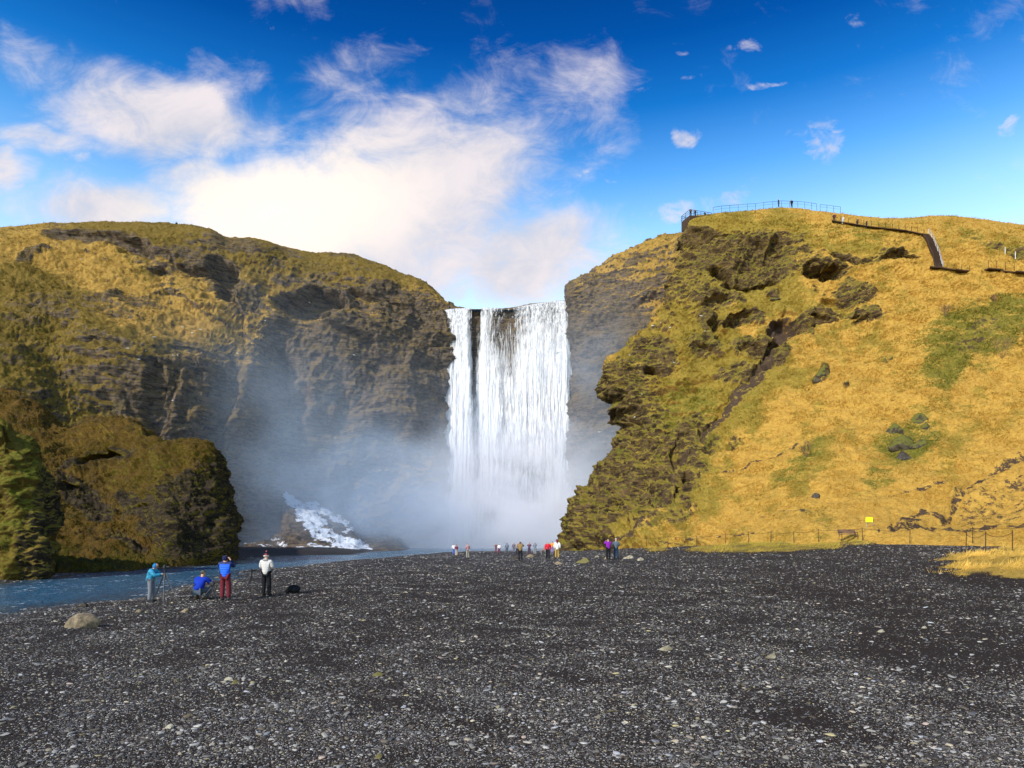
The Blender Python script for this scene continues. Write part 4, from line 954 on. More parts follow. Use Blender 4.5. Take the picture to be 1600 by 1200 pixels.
w.cycles.sampling_method = 'MANUAL'; w.cycles.sample_map_resolution = 1024

# ------------------------------------------------------------------ SMALL BUILDING BLOCKS
class MB:
    """collects boxes and tubes, links them as one mesh"""
    def __init__(s): s.bm = bmesh.new()
    def box(s, c, size, rz=0.0, rot=None, bev=0.0):
        r = bmesh.ops.create_cube(s.bm, size=1)
        M = Matrix.Translation(c) @ (rot.to_4x4() if rot is not None else Matrix.Rotation(rz, 4, 'Z')) @ Matrix.Diagonal((*size, 1))
        bmesh.ops.transform(s.bm, matrix=M, verts=r['verts'])
        if bev:
            es = list({e for v in r['verts'] for e in v.link_edges})
            bmesh.ops.bevel(s.bm, geom=es, offset=bev, segments=2, profile=.5, affect='EDGES')
        return s
    def tube(s, a, b, r0, r1=None, seg=8):
        a, b = Vector(a), Vector(b); d = b - a
        r = bmesh.ops.create_cone(s.bm, cap_ends=True, segments=seg, radius1=r0, radius2=r0 if r1 is None else r1, depth=d.length)
        M = Matrix.Translation((a + b) / 2) @ d.to_track_quat('Z', 'Y').to_matrix().to_4x4()
        bmesh.ops.transform(s.bm, matrix=M, verts=r['verts'])
        return s
    def path(s, pts, r, seg=6):
        for a, b in zip(pts[:-1], pts[1:]): s.tube(a, b, r, seg=seg)
        return s
    def ball(s, c, r, sub=2, sq=(1, 1, 1)):
        q = bmesh.ops.create_icosphere(s.bm, subdivisions=sub, radius=r)
        bmesh.ops.transform(s.bm, matrix=Matrix.Translation(c) @ Matrix.Diagonal((*sq, 1)), verts=q['verts'])
        return s
    def build(s, name, mat, parent=None, smooth=False):
        me = bpy.data.meshes.new(name); s.bm.normal_update(); s.bm.to_mesh(me); s.bm.free()
        if smooth: me.polygons.foreach_set('use_smooth', [True] * len(me.polygons))
        return link(name, me, mat, parent)

def rock(name, loc, size, mat, label, cat='boulder', group=None, seed=0, rz=0, sub=4, rough=.28, flat=False):
    bm = bmesh.new(); bmesh.ops.create_icosphere(bm, subdivisions=sub, radius=1)
    co = np.array([v.co[:] for v in bm.verts])
    n = 1 + rough * fbm(co[:, 0] * .9 + seed * 5.3, co[:, 1] * .9, co[:, 2] * .9, 2, 901) + rough * .6 * (ridged(co[:, 0] * 2.1 + seed, co[:, 1] * 2.1, co[:, 2] * 2.1, 3, 902) - .4)
    # a few planar facets
    r_ = np.random.default_rng(seed + 5)
    out = co * n[:, None]
    for _ in range(11):
        d = r_.normal(size=3); d[2] = abs(d[2]) * .6; d /= np.linalg.norm(d); lim = r_.uniform(.55, .85)
        h = out @ d; out = out - np.clip(h - lim, 0, None)[:, None] * d * .85
    out[:, 0] += .28 * out[:, 2]; out[:, :2] *= (1 - .38 * np.clip(out[:, 2:3], 0, 1))
    out = out * np.array(size) / 2 * np.array([1.1, 1.1, 1.15]); out[:, 2] = np.maximum(out[:, 2], -size[2] * .5)
    for v, p in zip(bm.verts, out): v.co = p
    me = bpy.data.meshes.new(name); bm.to_mesh(me); bm.free()
    me.polygons.foreach_set('use_smooth', [True] * len(me.polygons))
    o = link(name, me, mat); o.location = loc; o.rotation_euler = (0, 0, rz)
    return tag(o, label, cat, group)

def rock_mat(name, a, b, moss=None, sc_=3.0):
    m, nt = new_mat(name); P = nt.pos()
    n = nt.noise(P, sc_, 6, .7); c = nt.mix(nt.sm(n, .35, .65), a, b)
    c = nt.mix(nt.m('MULTIPLY', nt.sm(nt.noise(P, sc_ * 5, 4, .7), .55, .68), .6), c, tuple(v * .45 for v in a))
    if moss:
        g = nt.node('ShaderNodeNewGeometry'); z = nt.node('ShaderNodeSeparateXYZ', i_0=g.outputs['Normal']).outputs[2]
        c = nt.mix(nt.sm(nt.m('ADD', z, nt.m('MULTIPLY', nt.m('SUBTRACT', n, .5), 1.8)), .15, .55), c, moss)
    finish(nt, c, .85, bump(nt, nt.noise(P, sc_ * 4, 5, .7), .05), .25)
    return m
RM_pale = rock_mat('pale_stone', (0.20, .17, .11), (0.46, .42, .32), None, 5)
RM_dark = rock_mat('dark_stone', (0.03, .025, .02), (0.09, .075, .06), None, 4)
RM_moss = rock_mat('mossy_boulder', (0.035, .028, .02), (0.10, .08, .05), (0.11, .105, .018), 2.2)
RM_tan = rock_mat('tan_stone', (0.13, .10, .065), (0.32, .25, .16), None, 6)
RM_grn = rock_mat('lichen_stone', (0.10, .085, .04), (0.24, .21, .10), (0.17, .15, .05), 6)

def on_ground(px, py):
    p = gp(px, py); p.z = gz(p.x, p.y); return p

# stones lying on the beach
for px, py, w_, h_, mt, lab, cat in [
    (124, 981, 48, 27, RM_tan, 'pale tan pointed boulder near the river bank, largest stone on the beach', 'boulder'),
    (128, 949, 16, 9, RM_dark, 'small dark rock at the water edge just behind the pale boulder', 'rock'),
    (288, 957, 13, 7, RM_tan, 'small tan stone in front of the crouching photographer', 'stone'),
    (216, 957, 14, 5, RM_tan, 'flat brownish stone left of the tripod photographer', 'stone'),
    (337, 905, 12, 5, RM_tan, 'small brown stone on the gravel behind the red trousered photographer', 'stone'),
    (1041, 1017, 20, 8, RM_pale, 'pale elongated stone alone in the middle of the beach', 'stone'),
    (1207, 1029, 17, 9, RM_pale, 'whitish blocky stone on the dark gravel, right half of the beach', 'stone'),
    (805, 874, 18, 6, RM_dark, 'flat dark rock at the feet of the person in the tan parka', 'rock'),
    (828, 871, 14, 6, RM_tan, 'light brown rock in front of the person in the plum coat', 'rock'),
    (838, 869, 9, 4, RM_dark, 'small dark stone right of the light brown rock among the people', 'rock'),
    (873, 882, 13, 5, RM_tan, 'rusty brown flat stone in front of the white coated woman', 'stone'),
    (914, 880, 22, 9, RM_grn, 'yellow lichened rock between the white coated woman and the purple jacket', 'rock'),
    (933, 871, 9, 4, RM_pale, 'small pale stone left of the purple jacket person', 'stone'),
    (947, 874, 7, 5, RM_tan, 'small reddish stone beside the purple jacket person', 'stone'),
    (983, 873, 18, 6, RM_pale, 'pale flat rock right of the couple by the slope', 'rock'),
    (1001, 876, 9, 6, RM_pale, 'grey white block of stone right of the pale flat rock', 'rock'),
    (357, 1064, 13, 7, RM_pale, 'white rounded stone near the bottom left of the beach', 'stone'),
    (367, 1069, 11, 8, RM_grn, 'olive mossy stone touching the white rounded stone', 'stone'),
    (590, 1057, 14, 8, RM_grn, 'olive brown mossy stone in the lower middle of the beach', 'stone'),
    (1446, 982, 8, 4, RM_pale, 'tiny pale stone on the dark sand patch at the right', 'stone'),
    (1378, 988, 12, 5, RM_pale, 'small whitish stone left of the dark sand patch at the right', 'stone'),
    (264, 1139, 14, 9, RM_pale, 'greenish white oval stone at the bottom left, lower end of a diagonal row', 'stone'),
    (293, 1121, 13, 6, RM_tan, 'tan oval stone, upper end of the diagonal row at the bottom left', 'stone'),
    (592, 1186, 12, 9, RM_grn, 'yellowish round stone at the bottom edge left of centre', 'stone'),
]:
    p = on_ground(px, py); m_ = p.y / F
    rock('boulder' if cat == 'boulder' else cat, (p.x, p.y + .2 * w_ * m_, p.z + h_ * m_ * .30), (w_ * m_, w_ * m_ * .7, h_ * m_ * 1.15), mt, lab, cat, None, px, random.uniform(-.3, .3))

# mossy outcrops on the slope
for px, py, w_, h_, mt, lab in [
    (1436, 657, 34, 26, RM_moss, 'dark mossy boulder on the golden slope, upper one of the cluster'),
    (1446, 668, 18, 14, RM_moss, 'smaller dark boulder touching the lower right of the upper mossy boulder'),
    (1398, 672, 22, 24, RM_moss, 'upright mossy rock at the left of the boulder cluster on the slope'),
    (1418, 697, 44, 30, RM_moss, 'wide mossy boulder in the middle of the slope cluster'),
    (1441, 694, 22, 14, RM_moss, 'low green mossy rock right of the wide boulder on the slope'),
    (1412, 716, 26, 22, RM_dark, 'dark rock at the foot of the boulder cluster on the slope'),
    (1286, 583, 26, 24, RM_moss, 'round mossy boulder alone on the upper golden slope'),
    (1383, 563, 9, 10, RM_moss, 'small dark rock on the slope right of the round mossy boulder'),
    (1392, 559, 7, 5, RM_moss, 'tiny dark rock beside the small dark rock on the slope'),
    (1278, 774, 14, 11, RM_dark, 'small grey brown rock low on the golden slope above the bench'),
    (1208, 467, 20, 9, RM_moss, 'low mossy hummock high on the slope below the cliff'),
]:
    c_, n_ = pick('right_hill', px, py); m_ = c_[1] / F
    rock('mossy_boulder', (c_[0], c_[1] + .18 * w_ * m_, c_[2] + .02 * h_ * m_), (w_ * m_, w_ * m_ * .8, h_ * m_ * 1.1), mt, lab, 'boulder', None, px, random.uniform(-.4, .4), rough=.55)

# ------------------------------------------------------------------ PEOPLE
PENDING = []
def skin(name, verts, edges, roots, mat, parent, sub=1):
    me = bpy.data.meshes.new(name)
    me.from_pydata([v[:3] for v in verts], edges, [])
    o = link(name, me, mat, parent)
    md = o.modifiers.new('skin', 'SKIN'); md.use_smooth_shade = True; md.branch_smoothing = .6
    sv = me.skin_vertices[0].data if me.skin_vertices else None
    PENDING.append((o, [(v[3], v[4] if len(v) > 4 else v[3]) for v in verts], roots, sub))
    return o
def bake_skins():
    ctx = bpy.context
    for o, rad, roots, sub in PENDING:
        me = o.data
        if not me.skin_vertices:
            bm = bmesh.new(); bm.from_mesh(me); bm.verts.layers.skin.verify(); bm.to_mesh(me); bm.free()
        for i, r in enumerate(rad):
            me.skin_vertices[0].data[i].radius = r
            me.skin_vertices[0].data[i].use_root = i in roots
        sm_ = o.modifiers.new('sub', 'SUBSURF'); sm_.levels = sub; sm_.render_levels = sub
    dg = ctx.evaluated_depsgraph_get(); dg.update()
    new = []
    for o, *_ in PENDING:
        me = bpy.data.meshes.new_from_object(o.evaluated_get(dg)); new.append(me)
    for (o, *_), me in zip(PENDING, new):
        o.modifiers.clear(); old = o.data
        me.name = o.name; o.data = me
        me.polygons.foreach_set('use_smooth', [True] * len(me.polygons))
        bpy.data.meshes.remove(old)
    PENDING.clear()

def cloth(col, nm):
    return simple('cloth_' + nm, col, .85, .15, var=.22, scale=14, bumpd=.012)
SKIN = simple('skin', (0.50, .28, .18), .6, .3, var=.06)
POSES = dict(
 stand=dict(),
 hands_front=dict(elL=(-.25, .03, 1.14), elR=(.25, .03, 1.14), wrL=(-.10, .24, 1.10), wrR=(.10, .24, 1.10)),
 photo=dict(elL=(-.27, .17, 1.26), elR=(.27, .17, 1.26), wrL=(-.09, .27, 1.52), wrR=(.09, .27, 1.52)),
 tripod=dict(pel=(0, -.05, .93), wai=(0, -.02, 1.08), che=(0, .06, 1.26), nec=(0, .13, 1.43), hea=(0, .22, 1.53), top=(0, .25, 1.63), shL=(-.18, .08, 1.36), shR=(.18, .08, 1.36), elL=(-.21, .26, 1.13), elR=(.21, .26, 1.13), wrL=(-.07, .48, 1.18), wrR=(.07, .48, 1.18)),
 crouch=dict(pel=(0, -.12, .30), wai=(0, -.06, .44), che=(0, .06, .64), nec=(0, .15, .82), hea=(0, .20, .93), top=(0, .22, 1.03), shL=(-.19, .09, .76), shR=(.19, .09, .76), elL=(-.26, .26, .50), elR=(.30, .24, .56), wrL=(-.10, .44, .55), wrR=(.22, .40, .62),
             hiL=(-.11, -.08, .30), hiR=(.11, -.08, .30), knL=(-.22, .30, .44), knR=(.24, .30, .40), anL=(-.17, .02, .09), anR=(.18, .05, .09), toL=(-.19, .17, .04), toR=(.20, .20, .04)),
 walk=dict(knL=(-.10, .16, .52), anL=(-.10, .20, .10), toL=(-.10, .34, .05), knR=(.10, -.04, .50), anR=(.10, -.22, .12), toR=(.10, -.10, .03), wrL=(-.26, -.06, .86), wrR=(.26, .16, .88)),
 arm_up=dict(elR=(.25, .14, 1.28), wrR=(.12, .24, 1.50), elL=(-.25, .05, 1.16), wrL=(-.14, .2, 1.2)),
 sit=dict(pel=(0, 0, .22), wai=(0, .02, .36), che=(0, .06, .55), nec=(0, .1, .73), hea=(0, .13, .84), top=(0, .14, .94), shL=(-.18, .06, .67), shR=(.18, .06, .67), elL=(-.24, .16, .42), elR=(.24, .16, .42), wrL=(-.1, .34, .4), wrR=(.1, .34, .4), hiL=(-.1, .02, .2), hiR=(.1, .02, .2), knL=(-.15, .36, .42), knR=(.15, .36, .42), anL=(-.14, .46, .08), anR=(.14, .46, .08), toL=(-.14, .6, .04), toR=(.14, .6, .04)),
)
BASE = dict(pel=(0, 0, .94), wai=(0, 0, 1.10), che=(0, 0, 1.30), nec=(0, 0, 1.47), hea=(0, .01, 1.60), top=(0, .01, 1.69),
            shL=(-.19, 0, 1.40), shR=(.19, 0, 1.40), elL=(-.25, -.02, 1.13), elR=(.25, -.02, 1.13), wrL=(-.25, .06, .89), wrR=(.25, .06, .89),
            hiL=(-.09, 0, .90), hiR=(.09, 0, .90), knL=(-.11, .02, .50), knR=(.11, .02, .50), anL=(-.12, -.02, .09), anR=(.12, -.02, .09), toL=(-.14, .13, .04), toR=(.14, .13, .04))

def person(loc, rz, height, pose, label, jacket, trousers, shoes=(.03, .03, .03), head='hair', headcol=(.05, .03, .02), long_coat=0.0, hood=None, near=False, group=None, yoke=None, bulk=1.0, stripe=None, jname='j'):
    k = height / 1.75
    J = dict(BASE); J.update(POSES[pose]); J = {a: Vector(b) * k for a, b in J.items()}
    root = empty('person', loc, rz, label, 'person', group)
    col_ = lambda c: cloth(c, '%d_%d_%d' % tuple(int(v * 255) for v in c))
    # ---- body: one continuous skin
    V = []; E = []
    def add(p, r, parent=None):
        V.append((*p, r * k)); i = len(V) - 1
        if parent is not None: E.append((parent, i))
        return i
    pe = add(J['pel'], .105); wa = add(J['wai'], .10, pe); ch = add(J['che'], .12, wa); ne = add(J['nec'], .055, ch)
    hm = J['hea']; up = (J['top'] - J['hea']).normalized(); hd = add(hm - up * .035 * k, .078, ne); h2 = add(hm + up * .025 * k, .088, hd); add(J['top'], .062, h2)
    for sd_ in 'LR':
        sh_ = add(J['sh' + sd_], .055, ch); el = add(J['el' + sd_], .040, sh_); wr = add(J['wr' + sd_], .027, el)
        d = (J['wr' + sd_] - J['el' + sd_]).normalized(); add(J['wr' + sd_] + d * .075 * k, .034, wr)
        hi = add(J['hi' + sd_], .08, pe); kn = add(J['kn' + sd_], .052, hi); an = add(J['an' + sd_], .034, kn); add(J['to' + sd_], .026, an)
    roots = {0}
    fw = up.cross(Vector((1, 0, 0))).normalized(); fw = fw if fw.y > 0 else -fw
    if near:
        for sd_, sx in (('L', 1), ('R', -1)):
            d = (J['wr' + sd_] - J['el' + sd_]).normalized(); lat = d.cross(Vector((0, 0, 1)));
            lat = (Vector((1, 0, 0)) if lat.length < .2 else lat.normalized()); nrm = lat.cross(d).normalized()
            pc = J['wr' + sd_] + d * .06 * k
            for q, (off, ln) in enumerate(((-.027, .060), (-.010, .072), (.008, .068), (.025, .055))):
                a = add(pc + lat * off * k, .011); roots.add(a)
                b = add(pc + lat * off * 1.15 * k + d * (.03 + ln * .45) * k - nrm * .010 * k, .009, a)
                add(pc + lat * off * 1.2 * k + d * (.03 + ln * .8) * k - nrm * .038 * k, .0075, b)
            a = add(pc - d * .02 * k + lat * .026 * sx * k, .012); roots.add(a)
            b = add(pc + d * .02 * k + lat * .055 * sx * k - nrm * .012 * k, .0095, a); add(pc + d * .05 * k + lat * .060 * sx * k - nrm * .03 * k, .008, b)
        a = add(hm + fw * .07 * k - up * .01 * k, .014); roots.add(a); add(hm + fw * .108 * k - up * .03 * k, .013, a)           # nose
        for sx in (-1, 1):
            a = add(hm + Vector((sx * .075 * k, 0, 0)), .014); roots.add(a); add(hm + Vector((sx * .092 * k, 0, 0)) - up * .025 * k - fw * .008 * k, .012, a)   # ears
    skin('body', V, E, roots, SKIN, root, 2 if near else 1)
    if near:
        for sx in (-1, 1):
            MB().ball(hm + fw * .080 * k + Vector((sx * .032 * k, 0, 0)) + up * .012 * k, .012 * k, 2).build('eye', simple('eye', (.03, .02, .02), .2), root, True)
        MB().ball(hm + fw * .083 * k - up * .052 * k, .02 * k, 2, (1, .4, .3)).build('mouth', simple('lips', (.35, .12, .10), .5), root, True)
    # ---- jacket
    V = []; E = []
    b_ = bulk * 1.2
    hem = J['pel'] + (J['pel'] - J['wai']).normalized() * (.15 + long_coat) * k if pose not in ('crouch', 'sit') else J['pel'].copy()
    if long_coat: hem = J['pel'] - Vector((0, 0, long_coat * k))
    i0 = add(hem, .150 * b_ + (.03 if long_coat else 0)); i1 = add(J['wai'] * .5 + J['pel'] * .5, .150 * b_, i0); i2 = add(J['che'], .162 * b_, i1); add(J['nec'] - up * .02 * k, .085, i2)
    for sd_ in 'LR':
        a = add(J['sh' + sd_], .088 * b_, i2); b = add(J['el' + sd_], .066 * b_, a); add(J['wr' + sd_] - (J['wr' + sd_] - J['el' + sd_]) * .08, .048 * b_, b)
    jm = col_(jacket)
    if yoke:   # darker shoulders, woven into one garment
        jm, nt = new_mat('two_tone_jacket'); co = nt.node('ShaderNodeTexCoord').outputs['Object']
        q = nt.node('ShaderNodeSeparateXYZ', i_0=co).outputs
        up_ = nt.m('GREATER_THAN', q[2], 1.36 * k); sl_ = nt.m('GREATER_THAN', nt.m('ABSOLUTE', q[0]), .185 * k)
        c = nt.mix(nt.m('MAXIMUM', up_, sl_), jacket, yoke)
        quilt = nt.m('SINE', nt.m('MULTIPLY', q[2], 75))
        finish(nt, c, .6, bump(nt, quilt, .006, .6), .25)
    elif near:
        jm, nt = new_mat('jacket_fabric'); co = nt.node('ShaderNodeTexCoord').outputs['Object']
        q = nt.node('ShaderNodeSeparateXYZ', i_0=co).outputs
        c = nt.mix(nt.noise(co, 7, 4), tuple(v * .8 for v in jacket), tuple(min(1, v * 1.15) for v in jacket))
        if stripe: c = nt.mix(nt.m('MULTIPLY', nt.m('GREATER_THAN', nt.m('ABSOLUTE', nt.m('SUBTRACT', nt.m('ABSOLUTE', q[0]), .02 * k)), .105 * k), nt.m('LESS_THAN', q[2], .62 * k)), c, stripe)
        finish(nt, c, .65, bump(nt, nt.m('ADD', nt.m('SINE', nt.m('MULTIPLY', q[2], 70)), nt.m('MULTIPLY', nt.noise(co, 9, 3), 6)), .005, .6), .25)
    skin('jacket', V, E, {0}, jm, root, 2 if near else 1)
    # ---- trousers
    V = []; E = []
    a = add(J['pel'], .134)
    for sd_ in 'LR':
        b = add(J['hi' + sd_], .108, a); c = add(J['kn' + sd_], .092, b); add(J['an' + sd_] - Vector((0, 0, .01)) * k, .078, c)
    skin('trousers', V, E, {0}, col_(trousers), root, 2 if near else 1)
    for sd_ in 'LR':
        V = []; E = []
        a = add(J['an' + sd_] + Vector((0, -.01, .04)) * k, .068); b = add(J['an' + sd_] + Vector((0, 0, -.03)) * k, .068, a); add(J['to' + sd_] + Vector((0, .03, 0)) * k, .058, b)
        skin('boot', V, E, {0}, col_(shoes), root, 1)
    # ---- head cover
    V = []; E = []
    if head == 'hood':
        a = add(J['nec'] - fw * .03 * k, .10); b = add(hm - fw * .035 * k, .118, a); add(J['top'] - fw * .02 * k, .085, b)
        skin('hood', V, E, {0}, col_(headcol), root, 2 if near else 1)
    elif head in ('beanie', 'hat', 'cap'):
        a = add(hm - up * .012 * k - fw * .025 * k, .112); add(J['top'] + up * .03 * k - fw * .01 * k, .080, a)
        o = skin('hat', V, E, {0}, col_(headcol), root, 2 if near else 1)
        V = []; E = []
        a = add(hm - fw * .045 * k - up * .045 * k, .088); add(hm - fw * .03 * k + up * .02 * k, .090, a)
        skin('hair', V, E, {0}, col_((.05, .035, .025)), root, 1)
        if near:
            MB().ball(J['top'] + up * .10 * k, .032 * k).build('bobble', col_((.45, .12, .10)), root, True)
            hz = hm.z - .01 * k
            bm = MB(); bm.tube(Vector((hm.x, hm.y - .012 * k, hz)) , Vector((hm.x, hm.y - .012 * k, hz + .03 * k)), .116 * k, .115 * k, 20).build('hat_band', col_((.75, .7, .66)), root, True)
    else:
        a = add(hm - fw * .035 * k + up * .005 * k, .106); b = add(J['top'] - fw * .01 * k, .072, a)
        if head == 'long': c = add(J['nec'] - fw * .06 * k, .07, a); add(J['che'] - fw * .11 * k + up * .02 * k, .05, c)
        skin('hair', V, E, {0}, col_(headcol), root, 2 if near else 1)
    if hood:
        V = []; E = []
        a = add(J['nec'] + Vector((-.07, -.08, -.01)) * k, .055); b = add(J['nec'] + Vector((0, -.12, -.05)) * k, .068, a); add(J['nec'] + Vector((.07, -.08, -.01)) * k, .055, b)
        skin('hood', V, E, {1}, col_(hood), root, 1)
    return root, J, k

def gperson(px, py, top, face, pose, label, jacket, trousers, **kw):
    p = on_ground(px, py); h = (py - top) / F * p.y
    full = {'crouch': 1.09, 'sit': .98}.get(pose, 1.75 if pose != 'tripod' else 1.70)
    h = h * 1.75 / full * .985
    return person(p, math.radians(face), h, pose, label, jacket, trousers, **kw)

# the photographers by the river
T = gperson(236, 941, 877, -90, 'tripod', 'person in a teal hooded down jacket bending to a camera on a tripod', (.03, .25, .42), (.17, .18, .21), head='hood', headcol=(.02, .17, .40), near=True, shoes=(.03, .03, .035), bulk=1.12)
gperson(312, 937, 889, -12, 'crouch', 'person in a royal blue jacket and olive cap crouching on the gravel', (.008, .035, .36), (.07, .09, .12), head='cap', headcol=(.10, .10, .06), near=False, shoes=(.08, .06, .03), stripe=(.25, .5, .6), bulk=1.12)
gperson(352, 938, 864, 4, 'photo', 'person in a bright blue quilted jacket with navy shoulders and maroon trousers', (.01, .11, .72), (.13, .018, .028), head='hood', headcol=(.015, .018, .06), near=True, yoke=(.012, .022, .10), shoes=(.06, .05, .05))
gperson(416, 931, 862, -6, 'hands_front', 'person in a light grey hooded jacket, black trousers and a striped bobble hat', (.55, .52, .50), (.012, .012, .014), head='beanie', headcol=(.22, .05, .06), near=True, hood=(.42, .40, .40), shoes=(.02, .02, .02), bulk=1.05)

# the crowd near the foot of the falls
CR = 'visitors standing near the foot of the waterfall'
crowd = [
 (709, 867, 849, 10, 'stand', 'person in a white jacket and blue trousers, leftmost of the distant crowd', (.75, .76, .80), (.08, .14, .40), dict(headcol=(.25, .10, .08))),
 (713, 869, 850, -30, 'hands_front', 'person in a maroon jacket and pale trousers beside the leftmost white jacket', (.16, .03, .06), (.45, .36, .30), dict()),
 (731, 873, 848, 35, 'hands_front', 'person in a plaid pinkish shirt and khaki trousers looking down, alone left of the crowd', (.42, .22, .24), (.32, .29, .24), dict(headcol=(.28, .12, .09))),
 (775, 864, 849, 0, 'photo', 'person in dark red at the left of the central crowd', (.16, .05, .06), (.20, .06, .07), dict()),
 (780, 865.5, 849, 10, 'stand', 'person in a white jacket, white hat and maroon trousers in the central crowd', (.80, .80, .84), (.14, .03, .06), dict(head='beanie', headcol=(.8, .8, .84))),
 (792, 865, 847, 0, 'stand', 'person in a long slate blue poncho standing alone in the central crowd', (.16, .18, .24), (.08, .09, .12), dict(long_coat=.22, head='hood', headcol=(.16, .18, .24), bulk=1.1)),
 (803, 864, 847, 0, 'stand', 'person in a grey jacket and grey trousers left of the tan parka', (.14, .12, .16), (.16, .16, .20), dict()),
 (808, 866, 849, 5, 'stand', 'person with brown hair in a grey beige top, half hidden behind the tan parka', (.25, .22, .22), (.03, .03, .04), dict(headcol=(.18, .08, .05))),
 (813, 875.5, 844.5, -8, 'photo', 'person in a long tan hooded parka and black trousers taking a picture', (.24, .16, .07), (.015, .015, .02), dict(long_coat=.16, head='hood', headcol=(.14, .08, .04), bulk=1.12)),
 (827, 867, 847, 0, 'photo', 'person in a plum coloured coat with raised arms right of the tan parka', (.11, .05, .09), (.07, .04, .07), dict(long_coat=.12)),
 (836, 867, 847, 0, 'arm_up', 'person in a blue grey raincoat right of the plum coat', (.17, .19, .25), (.25, .24, .26), dict(long_coat=.1, head='hood', headcol=(.15, .17, .22))),
 (850, 862, 855, 20, 'sit', 'small seated person in a tan coat far behind the crowd', (.36, .22, .14), (.20, .10, .10), dict()),
 (856, 874, 844.5, 180, 'walk', 'person in a red and white jacket and black trousers walking towards the camera', (.55, .02, .04), (.015, .015, .02), dict(headcol=(.04, .03, .03))),
 (863, 865, 845, -40, 'stand', 'person in a bright orange jacket behind the red jacket', (.85, .25, .03), (.25, .18, .35), dict()),
 (870.5, 873, 842, 0, 'stand', 'woman with long dark red hair and long white coat, right end of the crowd', (.88, .86, .80), (.40, .26, .06), dict(head='long', headcol=(.16, .02, .04), long_coat=.2, bulk=1.12)),
 (950.5, 874.5, 840, 12, 'photo', 'person in a purple jacket and black trousers photographing the waterfall, left of a pair', (.22, .02, .32), (.012, .012, .015), dict(headcol=(.05, .02, .02), bulk=1.12)),
 (962.5, 874, 839.5, -15, 'hands_front', 'white haired person in a slate jacket, right of a pair by the slope', (.09, .12, .15), (.02, .04, .08), dict(headcol=(.75, .72, .66))),
]
for px, py, top, face, pose, lab, j, t, kw in crowd:
    gperson(px, py, top, face, pose, lab, j, t, group=CR, **kw)

# ------------------------------------------------------------------ TRIPODS, CAMERAS, BACKPACK
MET = simple('black_metal', (.03, .03, .032), .4, .5, .6)
MET2 = simple('grey_metal', (.35, .36, .38), .35, .5, .8)
BLK = simple('black_plastic', (.015, .015, .017), .45, .4)
def tripod(p, h, label, low=False):
    t = empty('tripod', p, random.uniform(0, 2), label, 'tripod')
    r = h * (.40 if not low else .75)
    for a in range(3):
        an = a * 2.094 + .5; f = Vector((math.cos(an) * r, math.sin(an) * r, 0)); q = Vector((0, 0, h * .86)); mid = q.lerp(f, .5)
        f.z = gz(p.x, p.y) - p.z
        MB().tube(q + f * .05, mid, .022, .020).tube(mid, f, .017, .014).ball(mid, .026).build('leg', MET if a else MET2, t)
    MB().tube((0, 0, h * .62), (0, 0, h * .96), .02).build('column', MET, t)
    MB().ball((0, 0, h * .97), .028).box((0, 0, h), (.07, .07, .015)).build('head', MET, t)
    return t
def camera_on(p, h, rz, label):
    c = empty('camera', (p.x, p.y, p.z + h + .01), rz, label, 'camera')
    MB().box((0, 0, .055), (.15, .08, .10), bev=.012).box((0, .0, .115), (.06, .06, .04), bev=.008).build('camera_body', BLK, c)
    MB().tube((0, .04, .055), (0, .15, .055), .036, .042, 16).build('lens', BLK, c)
p = on_ground(257, 941); h = (941 - 889) / F * p.y
tripod(p, h, 'black tripod carrying a camera in front of the person in the teal jacket'); camera_on(p, h, math.radians(-80), 'black camera on the tripod used by the person in teal')
p = on_ground(393, 929); h = (929 - 894) / F * p.y
tripod(p, h, 'tripod standing unattended between the blue jacket and the light grey jacket'); camera_on(p, h, math.radians(-70), 'black camera on the unattended tripod')
p = on_ground(331, 938); h = (938 - 915) / F * p.y
tripod(p, h, 'low tripod just right of the crouching person', True); camera_on(p, h, 0, 'small camera on the low tripod beside the crouching person')
p = on_ground(459, 926)
b = empty('backpack', p, .3, 'black backpack lying on the gravel right of the light grey jacket', 'backpack')
MB().ball((0, 0, .15), .22, 3, (1.15, .8, .72)).ball((-.22, 0, .08), .12, 3, (1.1, .9, .7)).build('pack', cloth((.012, .012, .014), 'pack'), b, True)
MB().ball((.05, -.15, .12), .12, 2, (1, .6, .8)).build('pocket', cloth((.02, .02, .022), 'pocket'), b, True)
MB().path([(-.1, -.1, .28), (-.2, -.16, .22), (-.3, -.16, .08), (-.36, -.1, .02)], .014).build('strap', cloth((.02, .02, .02), 'strap'), b)

# ------------------------------------------------------------------ BENCH, SIGN, ROPE FENCES
WOOD = simple('weathered_wood', (.15, .085, .06), .8, .2, var=.35, scale=5)
WOODD = simple('dark_timber', (.06, .035, .022), .85, .2, var=.4, scale=3)
RUST = simple('rusty_iron', (.07, .035, .025), .7, .3, .4)
p0 = Vector(pick('right_hill', 1322, 847)[0].tolist()); p0.z = max(p0.z, gz(p0.x, p0.y)) + .2; p0.y -= .5
b = empty('bench', p0, math.radians(8), 'weathered wooden park bench with iron frame at the foot of the grassy slope', 'bench')
L = 1.55
s_ = MB()
for i in range(3): s_.box((0, -.06 + i * .12 - .06, .44), (L, .10, .035), bev=.006)
s_.build('seat', WOOD, b)
s_ = MB()
for i in range(3): s_.box((0, .22 + i * .035, .58 + i * .115), (L, .03, .10), rot=Matrix.Rotation(-.28, 3, 'X'), bev=.006)
s_.build('backrest', WOOD, b)
for x in (-L / 2 + .08, L / 2 - .08):
    MB().path([(x, -.22, 0), (x, -.20, .42), (x, -.2, .62), (x, .16, .64)], .022).path([(x, .2, 0), (x, .16, .44), (x, .32, .88)], .022).path([(x, -.2, .41), (x, .17, .41)], .02).build('frame', RUST, b)

